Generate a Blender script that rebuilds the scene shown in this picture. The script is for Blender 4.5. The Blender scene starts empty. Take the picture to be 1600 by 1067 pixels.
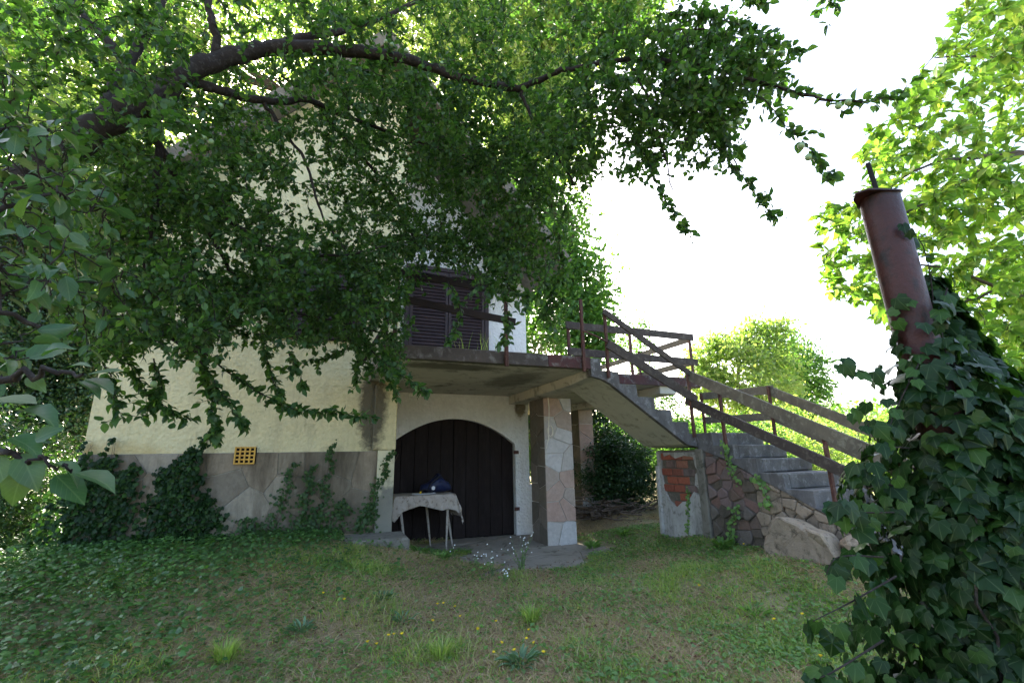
import bpy, bmesh, math, random
import numpy as np
from mathutils import Vector, Matrix

rng = np.random.default_rng(7)
random.seed(7)
R = math.radians
SC = bpy.context.scene
COL = SC.collection

# ------------------------------------------------------------------ camera
FPX, EYE = 717.0, 1.4
PITCH, ROLL = R(13.9), R(1.0)
rt0 = np.array([1., 0, 0]); up0 = np.array([0, -math.sin(PITCH), math.cos(PITCH)])
FW = np.array([0, math.cos(PITCH), math.sin(PITCH)])
RT = rt0*math.cos(ROLL)-up0*math.sin(ROLL); UP = up0*math.cos(ROLL)+rt0*math.sin(ROLL)
cam = bpy.data.cameras.new('camera'); camo = bpy.data.objects.new('camera', cam); COL.objects.link(camo)
camo.matrix_world = Matrix(((RT[0], UP[0], -FW[0], 0), (RT[1], UP[1], -FW[1], 0), (RT[2], UP[2], -FW[2], EYE), (0, 0, 0, 1)))
cam.sensor_width = 36; cam.lens = 36*FPX/1600; cam.clip_start = 0.05; cam.clip_end = 2000
SC.camera = camo

# ------------------------------------------------------------------ light
SUN_EL, SUN_AZ = R(26), R(-24)      # azimuth from +Y towards +X: behind the house, a little to the left
world = bpy.data.worlds.new('World'); SC.world = world; world.use_nodes = True
wn = world.node_tree; bgn = wn.nodes['Background']
sky = wn.nodes.new('ShaderNodeTexSky'); sky.sky_type = 'NISHITA'; sky.sun_disc = False
sky.sun_elevation = SUN_EL; sky.sun_rotation = SUN_AZ; sky.dust_density = 5.0; sky.air_density = 0.75; sky.ozone_density = 0.3
wn.links.new(sky.outputs[0], bgn.inputs[0]); bgn.inputs[1].default_value = 0.15
sd = bpy.data.lights.new('sun', 'SUN'); sd.energy = 4.0; sd.angle = R(0.5); sd.color = (1, .93, .8)
so = bpy.data.objects.new('sun', sd); COL.objects.link(so)
sv = Vector((math.sin(SUN_AZ)*math.cos(SUN_EL), math.cos(SUN_AZ)*math.cos(SUN_EL), math.sin(SUN_EL)))
so.rotation_euler = sv.to_track_quat('Z', 'Y').to_euler(); so.location = sv*60
SC.view_settings.view_transform = 'Standard'; SC.view_settings.look = 'None'
SC.view_settings.exposure = 2.95; SC.view_settings.gamma = 1; SC.view_settings.use_curve_mapping = False
SC.render.engine = 'CYCLES'
SC.cycles.max_bounces = 8; SC.cycles.transparent_max_bounces = 8

def at(px, py, Y):
    """the point of the place seen at photo pixel px, py and lying Y metres ahead"""
    d = (px-800)/FPX*RT-(py-533.5)/FPX*UP+FW
    return np.array([0, 0, EYE])+d*(Y/d[1])
def proj(P):
    v = np.asarray(P, float)-[0, 0, EYE]; a = v@FW
    return 800+FPX*(v@RT)/a, 533.5-FPX*(v@UP)/a, a

# ------------------------------------------------------------------ house frame: s along the front, d into the depth
HA = R(22); HU = np.array([math.cos(HA), math.sin(HA)]); HW = np.array([-math.sin(HA), math.cos(HA)])
def S(s, d, z=0.): p = s*HU+d*HW; return np.array([p[0], p[1], z])
def sd_of(x, y): return x*HU[0]+y*HU[1], x*HW[0]+y*HW[1]

# ------------------------------------------------------------------ noise
def vnoise(x, y, seed=0):
    x = np.asarray(x, float); y = np.asarray(y, float)
    xi = np.floor(x); yi = np.floor(y); fx = x-xi; fy = y-yi
    fx = fx*fx*(3-2*fx); fy = fy*fy*(3-2*fy)
    def h(a, b): v = np.sin(a*127.1+b*311.7+seed*74.7)*43758.5453; return v-np.floor(v)
    return (h(xi, yi)*(1-fx)+h(xi+1, yi)*fx)*(1-fy)+(h(xi, yi+1)*(1-fx)+h(xi+1, yi+1)*fx)*fy
def fbm(x, y, seed=0): return (vnoise(x, y, seed)+.5*vnoise(x*2.1, y*2.1, seed+1)+.25*vnoise(x*4.3, y*4.3, seed+2))/1.75

# ------------------------------------------------------------------ terrain
GP = []
for s, d, z in [(-2.6, 7, .45), (-1.5, 7, .45), (-.5, 7, .46), (.3, 7, .45), (.3, 6.3, .42), (-1, 6, .36), (-3.5, 6.5, .45), (-5, 7, .5), (-6, 9, .55), (-4, 12, .6),
                (1.4, 5.6, .0), (2, 5.4, 0), (3, 5.4, 0), (4, 5.6, .02), (2, 6.5, 0), (3, 6.5, 0), (4, 6.5, 0), (1.6, 7.5, 0), (2.6, 7.6, 0), (3.6, 7.8, 0), (1.3, 6.6, .04), (.8, 6.1, .36), (1.08, 6.1, .26), (1.15, 6.8, .15), (.5, 5.6, .27), (0, 6.6, .43), (4.4, 7.8, .05),
                (5, 5.2, .3), (4.9, 4.2, .28), (4.6, 3.6, .33), (4.3, 5.6, .12), (4.2, 4.6, .16), (5, 6.5, .2), (5.5, 8, .25), (6, 9, .3), (7, 5, .4), (7, 3, .45), (5.9, 2.5, .4),
                (0, 0, -.2), (-2, 1, -.15), (2, 0, -.15), (0, 2, -.13), (0, 3.4, -.06), (-1.5, 4.2, .12), (-3, 3, .12), (1.5, 4.2, -.02), (2.6, 3.4, .02), (3.4, 2.4, .05), (-1, 2.5, -.05),
                (-5, 3, .3), (-8, 4, .45), (4, 0, 0), (-4, -1, 0), (0, -4, -.3), (8, 8, .5), (3, 12, .4), (0, 12, .5), (10, 12, .6), (-10, 12, .8)]:
    GP.append((s, d, z))
GP = np.array(GP)
def ground_sd(s, d):
    s = np.asarray(s, float); d = np.asarray(d, float); sh = s.shape
    s = s.ravel(); d = d.ravel(); out = np.empty(len(s))
    for i in range(0, len(s), 60000):
        r2 = (s[i:i+60000, None]-GP[None, :, 0])**2+(d[i:i+60000, None]-GP[None, :, 1])**2
        w = 1/(r2+.12)**1.9
        out[i:i+60000] = (w*GP[None, :, 2]).sum(1)/w.sum(1)
    return out.reshape(sh)
def ground(x, y):
    s, d = sd_of(np.asarray(x, float), np.asarray(y, float))
    g = ground_sd(s, d)
    return g+.03*(fbm(np.asarray(x)*1.3, np.asarray(y)*1.3, 5)-.5)*(1-apron(s, d))
def apron(s, d):
    """1 on the concrete in front of the garage door"""
    edge = 5.72+.22*(vnoise(s*1.7, s*0+3, 2)-.5)+.07*(vnoise(s*6, d*6, 3)-.5)
    right = 4.2+.25*(vnoise(d*1.5, d*0, 4)-.5)
    return ((s > 1.08+.1*(vnoise(d*3, d*0, 9)-.5)) & (s < right) & (d > edge) & (d < 8.6)).astype(float)

# ------------------------------------------------------------------ materials
def newmat(name):
    m = bpy.data.materials.new(name); m.use_nodes = True
    nt = m.node_tree; b = nt.nodes['Principled BSDF']
    return m, nt, b
def N(nt, t, **kw):
    n = nt.nodes.new(t)
    for k, v in kw.items():
        if k in n.inputs: n.inputs[k].default_value = v
        else: setattr(n, k, v)
    return n
def ramp(nt, fac, stops):
    r = nt.nodes.new('ShaderNodeValToRGB'); e = r.color_ramp.elements
    while len(e) < len(stops): e.new(.5)
    for i, (p, c) in enumerate(stops):
        e[i].position = p; e[i].color = (*c, 1) if len(c) == 3 else c
    nt.links.new(fac, r.inputs[0]); return r.outputs[0]
def noise(nt, scale, detail=4, rough=.6, vec=None, dist=0):
    n = N(nt, 'ShaderNodeTexNoise', Scale=scale, Detail=detail, Roughness=rough, Distortion=dist)
    if vec is None: vec = pos(nt)
    nt.links.new(vec, n.inputs['Vector']); return n.outputs['Fac']
def pos(nt): return nt.nodes.new('ShaderNodeNewGeometry').outputs['Position']
def scaled(nt, vec, sc):
    m = nt.nodes.new('ShaderNodeMapping'); m.inputs['Scale'].default_value = sc; nt.links.new(vec, m.inputs[0]); return m.outputs[0]
def mix(nt, fac, a, b, mode='MIX'):
    m = nt.nodes.new('ShaderNodeMix'); m.data_type = 'RGBA'; m.blend_type = mode
    for sck, v in ((m.inputs[0], fac), (m.inputs[6], a), (m.inputs[7], b)):
        if isinstance(v, (int, float)): sck.default_value = v
        elif isinstance(v, tuple): sck.default_value = (*v, 1)
        else: nt.links.new(v, sck)
    return m.outputs[2]
def bump(nt, b, h, strength=.5, dist=.01):
    n = N(nt, 'ShaderNodeBump', Strength=strength, Distance=dist); nt.links.new(h, n.inputs['Height']); nt.links.new(n.outputs[0], b.inputs['Normal'])
def objrand(nt): return nt.nodes.new('ShaderNodeObjectInfo').outputs['Random']

def m_surface(name, c1, c2, c3=None, scale=3, rough=.85, bscale=40, bstr=.4, bdist=.01, rnd=None, stretch=None, spec=.3):
    """three-tone mottled surface with a relief; rnd = colours a piece may take"""
    m, nt, b = newmat(name); p = pos(nt)
    if stretch:
        p = nt.nodes.new('ShaderNodeTexCoord').outputs['Object']; p = scaled(nt, p, stretch)
    n1 = noise(nt, scale, 6, .65, p); col = ramp(nt, n1, [(.32, c1), (.68, c2)])
    if c3:
        n2 = noise(nt, scale*2.7, 8, .7, p, .4); f = ramp(nt, n2, [(.52, (0, 0, 0)), (.66, (1, 1, 1))]); col = mix(nt, f, col, c3)
    if rnd:
        rr = ramp(nt, objrand(nt), [(i/len(rnd)+.001, c) for i, c in enumerate(rnd)])
        rr.node.color_ramp.interpolation = 'CONSTANT'
        col = mix(nt, .75, col, rr); n3 = noise(nt, scale*3, 5, .7, p)
        col = mix(nt, .5, col, ramp(nt, n3, [(.3, (.45, .45, .45)), (.7, (1.0, 1.0, 1.0))]), 'MULTIPLY')
    nt.links.new(col, b.inputs['Base Color']); b.inputs['Roughness'].default_value = rough; b.inputs['Specular IOR Level'].default_value = spec
    bump(nt, b, noise(nt, bscale, 6, .7, p), bstr, bdist)
    return m

def m_stucco(name, base, dirt, lo=1.5, warm=None):
    m, nt, b = newmat(name); p = pos(nt)
    big = noise(nt, .9, 5, .6); col = mix(nt, ramp(nt, big, [(.35, (0, 0, 0)), (.75, (.6, .6, .6))]), base, warm or dirt)
    streak = noise(nt, 1, 6, .65, scaled(nt, p, (5, 5, .55)))
    col = mix(nt, ramp(nt, streak, [(.55, (0, 0, 0)), (.8, (.75, .75, .75))]), col, dirt)
    fine = noise(nt, 14, 5, .7); col = mix(nt, .35, col, ramp(nt, fine, [(.3, (.6, .6, .58)), (.6, (1, 1, 1))]), 'MULTIPLY')
    nt.links.new(col, b.inputs['Base Color']); b.inputs['Roughness'].default_value = .95; b.inputs['Specular IOR Level'].default_value = .1
    v = N(nt, 'ShaderNodeTexVoronoi', Scale=24.0); nt.links.new(p, v.inputs['Vector'])
    a = nt.nodes.new('ShaderNodeMath'); a.operation = 'ADD'; nt.links.new(v.outputs['Distance'], a.inputs[0]); nt.links.new(noise(nt, 60, 6, .8), a.inputs[1])
    bump(nt, b, a.outputs[0], .8, .018)
    return m

def m_leaf(name, cols, transl=.35, rough=.45, spec=.4, tcol=None, vein=None):
    m, nt, b = newmat(name)
    a = N(nt, 'ShaderNodeAttribute', attribute_name='rnd')
    s = nt.nodes.new('ShaderNodeMath'); s.operation = 'ADD'; nt.links.new(a.outputs['Fac'], s.inputs[0]); nt.links.new(objrand(nt), s.inputs[1])
    f = nt.nodes.new('ShaderNodeMath'); f.operation = 'FRACT'; nt.links.new(s.outputs[0], f.inputs[0])
    col = ramp(nt, f.outputs[0], [((i+.5)/len(cols), c) for i, c in enumerate(cols)])
    n = noise(nt, 60, 3, .6); col = mix(nt, .4, col, ramp(nt, n, [(.3, (.6, .65, .6)), (.7, (1, 1, 1))]), 'MULTIPLY')
    if vein:                                        # pale veins: fan (ivy) or herringbone (broad leaf)
        ta = N(nt, 'ShaderNodeAttribute', attribute_name='tc'); sp = nt.nodes.new('ShaderNodeSeparateXYZ'); nt.links.new(ta.outputs['Vector'], sp.inputs[0])
        def mt(op, a_, b_=None):
            k = nt.nodes.new('ShaderNodeMath'); k.operation = op
            for i_, v_ in enumerate((a_, b_)):
                if v_ is None: continue
                if isinstance(v_, (int, float)): k.inputs[i_].default_value = v_
                else: nt.links.new(v_, k.inputs[i_])
            return k.outputs[0]
        X = mt('SUBTRACT', sp.outputs[0], 1.0); Y = sp.outputs[1]
        if vein == 'fan':
            ang = mt('ABSOLUTE', mt('ARCTAN2', X, mt('ADD', Y, .02))); w1 = ang
            w2 = mt('ABSOLUTE', mt('SUBTRACT', ang, .80)); w3 = mt('ABSOLUTE', mt('SUBTRACT', ang, 1.75)); wv = mt('MINIMUM', w1, mt('MINIMUM', w2, w3))
            f_ = ramp(nt, wv, [(.01, (.20,)*3), (.05, (0, 0, 0))])
        else:
            ax_ = mt('ABSOLUTE', X); fr = mt('ABSOLUTE', mt('SUBTRACT', mt('FRACT', mt('MULTIPLY', mt('SUBTRACT', Y, mt('MULTIPLY', ax_, .8)), 7.0)), .5))
            wv = mt('MINIMUM', mt('MULTIPLY', ax_, 2.2), mt('ADD', fr, .02)); f_ = ramp(nt, wv, [(.02, (.2,)*3), (.08, (0, 0, 0))])
        f_ = mix(nt, sp.outputs[0], (0, 0, 0), f_)
        col = mix(nt, f_, col, (.20, .27, .13))
    nt.links.new(col, b.inputs['Base Color']); b.inputs['Roughness'].default_value = rough; b.inputs['Specular IOR Level'].default_value = spec
    t = nt.nodes.new('ShaderNodeBsdfTranslucent')
    tc = mix(nt, 1.0, col, tcol or (1.5, 1.75, .55), 'MULTIPLY'); nt.links.new(tc, t.inputs[0])
    ms = nt.nodes.new('ShaderNodeMixShader'); ms.inputs[0].default_value = transl
    nt.links.new(b.outputs[0], ms.inputs[1]); nt.links.new(t.outputs[0], ms.inputs[2]); nt.links.new(ms.outputs[0], nt.nodes['Material Output'].inputs[0])
    return m

M = {}
M['cream'] = m_stucco('cream stucco', (.68, .62, .38), (.36, .31, .19), warm=(.62, .54, .28))
M['white'] = m_stucco('white plaster', (.80, .80, .78), (.56, .54, .48))
M['pier'] = m_surface('painted pier plaster', (.60, .56, .38), (.52, .48, .32), (.32, .29, .2), 3, .9, 30, .3)
M['flag'] = m_surface('plinth flagstone', (.30, .27, .22), (.22, .20, .165), (.14, .13, .11), 5, .85, 25, .5, .012,
                      rnd=[(.29, .245, .17), (.22, .185, .13), (.27, .215, .145), (.19, .16, .115), (.33, .29, .215)])
M['flag_shaded'] = m_surface('shaded pillar flagstone', (.19, .165, .12), (.14, .12, .09), (.09, .08, .06), 5, .85, 22, .5, .012, rnd=[(.20, .17, .125), (.15, .13, .10), (.23, .19, .15), (.17, .15, .12)])  # pillar stone darkened: shade of the side face put into its colour
M['mortar'] = m_surface('mortar', (.26, .24, .20), (.34, .32, .27), (.16, .15, .12), 6, .95, 50, .5)
M['pflag'] = m_surface('pillar flagstone', (.55, .50, .45), (.45, .37, .31), (.38, .34, .29), 5, .8, 22, .5, .012,
                       rnd=[(.44, .27, .20), (.56, .55, .53), (.45, .30, .23), (.50, .47, .43), (.59, .58, .56), (.40, .31, .25)])
M['pmortar'] = m_surface('pale mortar', (.55, .52, .46), (.42, .39, .34), None, 8, .95, 50, .4)
M['soffit'] = m_surface('stained soffit', (.54, .51, .43), (.44, .41, .34), (.18, .165, .13), 1.3, .9, 20, .3)
M['concrete'] = m_surface('weathered concrete', (.20, .185, .15), (.14, .13, .105), (.07, .07, .05), 3.5, .95, 25, .6, .015)
M['paving'] = m_surface('apron concrete', (.33, .29, .235), (.24, .21, .165), (.14, .125, .085), 1.6, .95, 30, .5, .01)
M['stair'] = m_surface('stair concrete', (.155, .15, .15), (.09, .088, .088), (.25, .25, .26), 4, .95, 25, .7, .015)
M['stair_soffit'] = m_surface('painted soffit', (.52, .52, .44), (.44, .44, .37), (.26, .25, .2), 2, .9, 25, .25)
M['maroon'] = m_surface('flaking maroon edge', (.085, .028, .028), (.045, .032, .03), (.16, .15, .145), 2.5, .8, 30, .5)
M['grime'] = m_surface('grimy slab edge', (.085, .07, .062), (.05, .042, .038), (.16, .15, .14), 3, .9, 25, .6)
M['dark_wood'] = m_surface('dark stained wood', (.010, .007, .006), (.018, .012, .011), (.026, .019, .017), 3, .75, 20, .5, .004, stretch=(12, 12, 1.2), spec=.15)
M['shutter'] = m_surface('purple brown shutter paint', (.030, .018, .019), (.044, .028, .029), None, 5, .55, 20, .2, .004)
M['rail'] = m_surface('dark weathered board', (.045, .035, .031), (.075, .060, .052), (.12, .105, .085), 6, .85, 30, .6, .006)
M['rail_dark'] = m_surface('nearly black board', (.018, .012, .012), (.03, .021, .02), None, 6, .85, 30, .5, .005)
M['rail_grey'] = m_surface('grey weathered board', (.16, .14, .105), (.10, .09, .07), (.22, .21, .165), 5, .9, 30, .6, .006)
M['rust'] = m_surface('rusty red post', (.10, .038, .028), (.06, .026, .022), (.14, .08, .055), 9, .7, 40, .4)
M['pipe'] = m_surface('rusted red pipe', (.050, .013, .010), (.026, .010, .008), (.010, .007, .006), 5, .45, 45, .7, .005, spec=.28)
M['brick'] = m_surface('red brick', (.34, .10, .06), (.26, .09, .06), (.36, .22, .16), 9, .9, 40, .6,
                       rnd=[(.36, .11, .065), (.28, .085, .055), (.33, .16, .11), (.24, .09, .065)])
M['oldbrick'] = m_surface('faded brick', (.24, .12, .10), (.18, .11, .10), (.09, .075, .065), 8, .95, 25, .8, .015, rnd=[(.25, .17, .145), (.21, .16, .15), (.22, .14, .115), (.19, .155, .14)])
M['wallstone'] = m_surface('rubble stone', (.17, .12, .09), (.11, .09, .075), (.05, .048, .035), 8, .95, 25, .8, .02,
                           rnd=[(.15, .125, .10), (.18, .13, .105), (.11, .095, .075), (.17, .15, .13), (.20, .13, .10), (.13, .11, .085)])
M['palestone'] = m_surface('pale stone', (.34, .27, .195), (.24, .19, .14), (.11, .09, .065), 5, .95, 18, .8, .02)
M['plaster'] = m_surface('old pale plaster', (.44, .43, .40), (.33, .32, .30), (.17, .165, .15), 4, .95, 25, .4)
M['vent'] = m_surface('ochre glazed clay', (.60, .36, .07), (.50, .29, .06), None, 8, .6, 30, .2)
M['hole'] = m_surface('dark inside', (.012, .011, .01), (.01, .01, .01), None, 5, .95, 20, .1)
M['roof'] = m_surface('grey roof sheet', (.16, .15, .13), (.11, .10, .09), (.2, .19, .16), 4, .9, 20, .5)
M['cloth'] = m_surface('dirty canvas', (.40, .355, .31), (.29, .25, .21), (.13, .095, .075), 7, .95, 120, .3, .002)
M['legmetal'] = m_surface('worn cream metal leg', (.42, .38, .32), (.30, .26, .22), (.13, .10, .08), 12, .6, 40, .3)
M['bag'] = m_surface('navy nylon', (.012, .02, .07), (.007, .011, .035), None, 9, .5, 30, .3)
M['bagdark'] = m_surface('black webbing', (.01, .01, .014), (.014, .014, .02), None, 9, .7, 30, .3)
M['paper'] = m_surface('printed paper', (.62, .63, .66), (.5, .52, .56), (.3, .32, .36), 30, .8, 20, .1)
M['rope'] = m_surface('pale rope', (.72, .68, .58), (.6, .55, .45), None, 30, .95, 90, .4)
M['bark'] = m_surface('dark plum bark', (.016, .012, .009), (.028, .022, .018), (.055, .052, .044), 12, .95, 35, .9, .012)
M['bark2'] = m_surface('grey bark', (.05, .042, .032), (.085, .072, .055), None, 9, .95, 35, .8, .012)
M['soil'] = m_surface('lawn soil', (.26, .22, .12), (.36, .29, .18), (.18, .22, .08), 2.5, 1, 20, .9, .03)
M['plum'] = m_leaf('green plum', [(.16, .25, .10), (.22, .32, .14)], .1, .35, .5)
M['leaf_plum'] = m_leaf('plum leaf', [(.030, .074, .022), (.044, .100, .028), (.060, .125, .034), (.038, .084, .028), (.09, .165, .045)], .50, .45, .35)
M['leaf_big'] = m_leaf('broad glossy leaf', [(.032, .082, .026), (.042, .10, .028), (.030, .080, .030), (.075, .13, .03)], .35, .42, .4, vein='bone')
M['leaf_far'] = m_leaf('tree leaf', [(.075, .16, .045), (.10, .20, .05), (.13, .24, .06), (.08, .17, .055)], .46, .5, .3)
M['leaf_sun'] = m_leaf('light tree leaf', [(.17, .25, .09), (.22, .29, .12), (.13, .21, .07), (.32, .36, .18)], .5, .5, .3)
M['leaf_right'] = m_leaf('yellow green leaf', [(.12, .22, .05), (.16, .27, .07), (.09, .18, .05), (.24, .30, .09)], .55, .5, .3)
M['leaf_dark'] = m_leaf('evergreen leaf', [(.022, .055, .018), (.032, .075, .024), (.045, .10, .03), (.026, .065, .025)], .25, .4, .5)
M['ivy'] = m_leaf('ivy leaf', [(.008, .026, .006), (.014, .042, .010), (.010, .032, .008), (.040, .095, .018), (.010, .030, .007)], .30, .36, .16, vein='fan')
M['ivy_wall'] = m_leaf('small ivy leaf', [(.025, .060, .016), (.04, .088, .02), (.055, .11, .025), (.03, .07, .02)], .25, .45, .3)
M['ivy_ground'] = m_leaf('ground ivy leaf', [(.05, .12, .035), (.08, .18, .045), (.11, .23, .05), (.06, .14, .04)], .35, .36, .5)
M['grass'] = m_leaf('grass blade', [(.23, .32, .09), (.29, .39, .11), (.36, .45, .14), (.26, .34, .10), (.50, .46, .25)], .5, .6, .2)
M['straw'] = m_leaf('dry grass', [(.58, .45, .27), (.48, .36, .21), (.64, .53, .34), (.36, .25, .15)], .4, .8, .1, (1.2, 1.1, .8))
M['weed'] = m_leaf('weed leaf', [(.15, .28, .07), (.19, .33, .08), (.15, .26, .10), (.11, .20, .055)], .4, .5, .3)
M['bluegreen'] = m_leaf('blue green leaf', [(.13, .22, .12), (.17, .27, .15), (.11, .2, .09)], .2, .6, .3)
M['litter'] = m_leaf('fallen leaf', [(.14, .07, .04), (.20, .11, .06), (.10, .05, .035), (.26, .17, .10)], .15, .8, .15, (1.2, .8, .5))
M['yellow'] = m_surface('yellow petal', (.75, .55, .02), (.7, .48, .02), None, 10, .7, 20, .1)
M['petal'] = m_surface('white petal', (.78, .78, .74), (.7, .7, .66), None, 10, .7, 20, .1)
M['stem'] = m_surface('green stem', (.09, .14, .05), (.12, .17, .07), None, 10, .7, 20, .1)
M['twig'] = m_surface('dead twig', (.10, .075, .055), (.16, .12, .09), (.06, .045, .035), 9, .95, 30, .5)

# add dark run-off stain to the cream stucco beside the pier, and damp to the plinth foot
def stain(mat, centre, size, colr, strength=.85):
    """a soot or damp mark with a shape of its own, at its place on the wall"""
    nt = mat.node_tree; b = nt.nodes['Principled BSDF']; src = b.inputs['Base Color'].links[0].from_socket
    p = pos(nt); v = nt.nodes.new('ShaderNodeVectorMath'); v.operation = 'SUBTRACT'; nt.links.new(p, v.inputs[0]); v.inputs[1].default_value = tuple(centre)
    rx = nt.nodes.new('ShaderNodeMapping'); rx.vector_type = 'TEXTURE'; rx.inputs['Rotation'].default_value = (0, 0, HA); rx.inputs['Scale'].default_value = size; nt.links.new(v.outputs[0], rx.inputs[0])
    l = nt.nodes.new('ShaderNodeVectorMath'); l.operation = 'LENGTH'; nt.links.new(rx.outputs[0], l.inputs[0])
    a = nt.nodes.new('ShaderNodeMath'); a.operation = 'MULTIPLY_ADD'; nt.links.new(noise(nt, 9, 6, .75), a.inputs[0]); a.inputs[1].default_value = 1.3; nt.links.new(l.outputs['Value'], a.inputs[2])
    f = ramp(nt, a.outputs[0], [(.75, (strength,)*3), (1.0, (0, 0, 0))])
    f.node.color_ramp.elements[1].position = 1.0
    # ramp clamps at 1, so halve the distance first
    h = nt.nodes.new('ShaderNodeMath'); h.operation = 'MULTIPLY'; h.inputs[1].default_value = .55; nt.links.new(a.outputs[0], h.inputs[0]); nt.links.new(h.outputs[0], f.node.inputs[0])
    nt.links.new(mix(nt, f, src, colr), b.inputs['Base Color'])
def streaks(mat, col, lo, hi, amount):
    nt = mat.node_tree; b = nt.nodes['Principled BSDF']; src = b.inputs['Base Color'].links[0].from_socket
    n = noise(nt, 1, 7, .7, scaled(nt, pos(nt), (3.2, 3.2, .7)), .3); f = ramp(nt, n, [(lo, (0, 0, 0)), (hi, (amount,)*3)]); nt.links.new(mix(nt, f, src, col), b.inputs['Base Color'])
streaks(M['flag'], (.075, .06, .04), .42, .62, .85); streaks(M['mortar'], (.09, .075, .05), .42, .62, .8)
streaks(M['pipe'], (.02, .011, .009), .5, .62, .8); streaks(M['cream'], (.33, .30, .19), .56, .72, .4)
streaks(M['dark_wood'], (.035, .028, .027), .5, .7, .5)
streaks(M['plaster'], (.11, .105, .08), .5, .68, .8); streaks(M['stair'], (.065, .06, .055), .48, .64, .75); streaks(M['pflag'], (.30, .27, .22), .55, .75, .5)
streaks(M['soffit'], (.5, .48, .42), .52, .6, .6); streaks(M['wallstone'], (.045, .042, .028), .45, .6, .8); streaks(M['oldbrick'], (.06, .05, .04), .5, .66, .8)
stain(M['cream'], S(.62, 7.0, 2.15), (.20, .4, .75), (.05, .045, .04))
stain(M['cream'], S(-2.4, 7.0, 1.4), (.8, .4, .22), (.45, .33, .13), .5)
stain(M['pier'], S(.85, 6.95, .6), (.3, .4, .45), (.12, .12, .11))
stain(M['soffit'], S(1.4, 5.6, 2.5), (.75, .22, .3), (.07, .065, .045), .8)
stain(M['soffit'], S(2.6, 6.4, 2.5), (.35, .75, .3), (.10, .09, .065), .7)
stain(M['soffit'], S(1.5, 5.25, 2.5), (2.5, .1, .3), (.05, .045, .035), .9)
stain(M['white'], S(3.45, 8.2, 2.3), (.12, .3, .22), (.17, .13, .07), .9)

# ------------------------------------------------------------------ object helpers
def thing(name, loc, label, cat, group=None, rz=0.):
    o = bpy.data.objects.new(name, None); COL.objects.link(o); o.location = tuple(loc); o.rotation_euler = (0, 0, rz)
    o.empty_display_size = .1
    o['label'] = label; o['category'] = cat
    if group: o['group'] = group
    return o
def tag(o, label, cat, group=None):
    o['label'] = label; o['category'] = cat
    if group: o['group'] = group
    return o
def link(name, me, mat, parent=None, kind=None):
    o = bpy.data.objects.new(name, me); COL.objects.link(o)
    if mat is not None and len(me.materials) == 0: me.materials.append(mat)
    if parent: o.parent = parent
    if kind: o['kind'] = kind
    return o
def root_of(o):
    while o.parent: o = o.parent
    return o
def to_local(V, parent, house):
    """V: local house coordinates (s, d, z) or world coordinates -> coordinates of the parent"""
    V = np.asarray(V, float)
    if parent is None:
        if house: return np.column_stack([V[:, 0, None]*HU+V[:, 1, None]*HW, V[:, 2]])
        return V
    r = root_of(parent); L = np.array(r.location)
    if house:
        W = np.column_stack([V[:, 0, None]*HU+V[:, 1, None]*HW, V[:, 2]])
    else: W = V
    W = W-L; a = r.rotation_euler.z
    c, s = math.cos(a), math.sin(a)
    return np.column_stack([W[:, 0]*c+W[:, 1]*s, -W[:, 0]*s+W[:, 1]*c, W[:, 2]])
def poly(name, V, F, mat, parent=None, house=True, kind=None, smooth=False):
    me = bpy.data.meshes.new(name); me.from_pydata(to_local(V, parent, house).tolist(), [], [list(map(int, f)) for f in F])
    if smooth: me.polygons.foreach_set('use_smooth', [True]*len(me.polygons))
    me.update(); return link(name, me, mat, parent, kind)
def bm_vf(b):
    b.verts.index_update(); r = (np.array([v.co[:] for v in b.verts]), [[v.index for v in f.verts] for f in b.faces]); b.free(); return r
def bm_out(name, bm, mat, parent=None, house=True, kind=None, smooth=False):
    bm.verts.index_update(); V = np.array([v.co[:] for v in bm.verts]); F = [[v.index for v in f.verts] for f in bm.faces]; bm.free()
    return poly(name, V, F, mat, parent, house, kind, smooth)
def box_bm(lo, hi, bevel=.006, jit=0.):
    bm = bmesh.new(); lo = Vector(lo); hi = Vector(hi)
    r = bmesh.ops.create_cube(bm, size=1)
    for v in bm.verts:
        for i in range(3): v.co[i] = lo[i] if v.co[i] < 0 else hi[i]
        if jit: v.co += Vector((random.uniform(-jit, jit), random.uniform(-jit, jit), random.uniform(-jit, jit)))
    if bevel: bmesh.ops.bevel(bm, geom=bm.edges[:], offset=bevel, segments=1, affect='EDGES', profile=.5)
    return bm
def box(name, lo, hi, mat, parent=None, bevel=.006, jit=0., house=True, kind=None):
    return bm_out(name, box_bm(lo, hi, bevel, jit), mat, parent, house, kind)
def board(name, A, B, width, thick, mat, parent, up=(0, 0, 1), bevel=.004, wob=.006, segs=6):
    """a plank from A to B, width along up, a little warped and worn"""
    A = Vector(A); B = Vector(B); d = (B-A).normalized(); up = Vector(up); side = d.cross(up).normalized(); u2 = side.cross(d).normalized()
    V = []; F = []
    for i in range(segs+1):
        t = i/segs; c = A.lerp(B, t)+u2*random.uniform(-wob, wob)*.6+side*random.uniform(-wob, wob)*.5
        w = width/2*(1+random.uniform(-.04, .04)); h = thick/2
        b = bevel
        for (a, e) in ((-w, -h+b), (-w+b, -h), (w-b, -h), (w, -h+b), (w, h-b), (w-b, h), (-w+b, h), (-w, h-b)):
            V.append(tuple(c+u2*a+side*e))
        if i:
            k = (i-1)*8
            for j in range(8): F.append((k+j, k+(j+1) % 8, k+8+(j+1) % 8, k+8+j))
    F.append(tuple(range(7, -1, -1))); F.append(tuple(range(segs*8, segs*8+8)))
    return poly(name, V, F, mat, parent)
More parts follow.
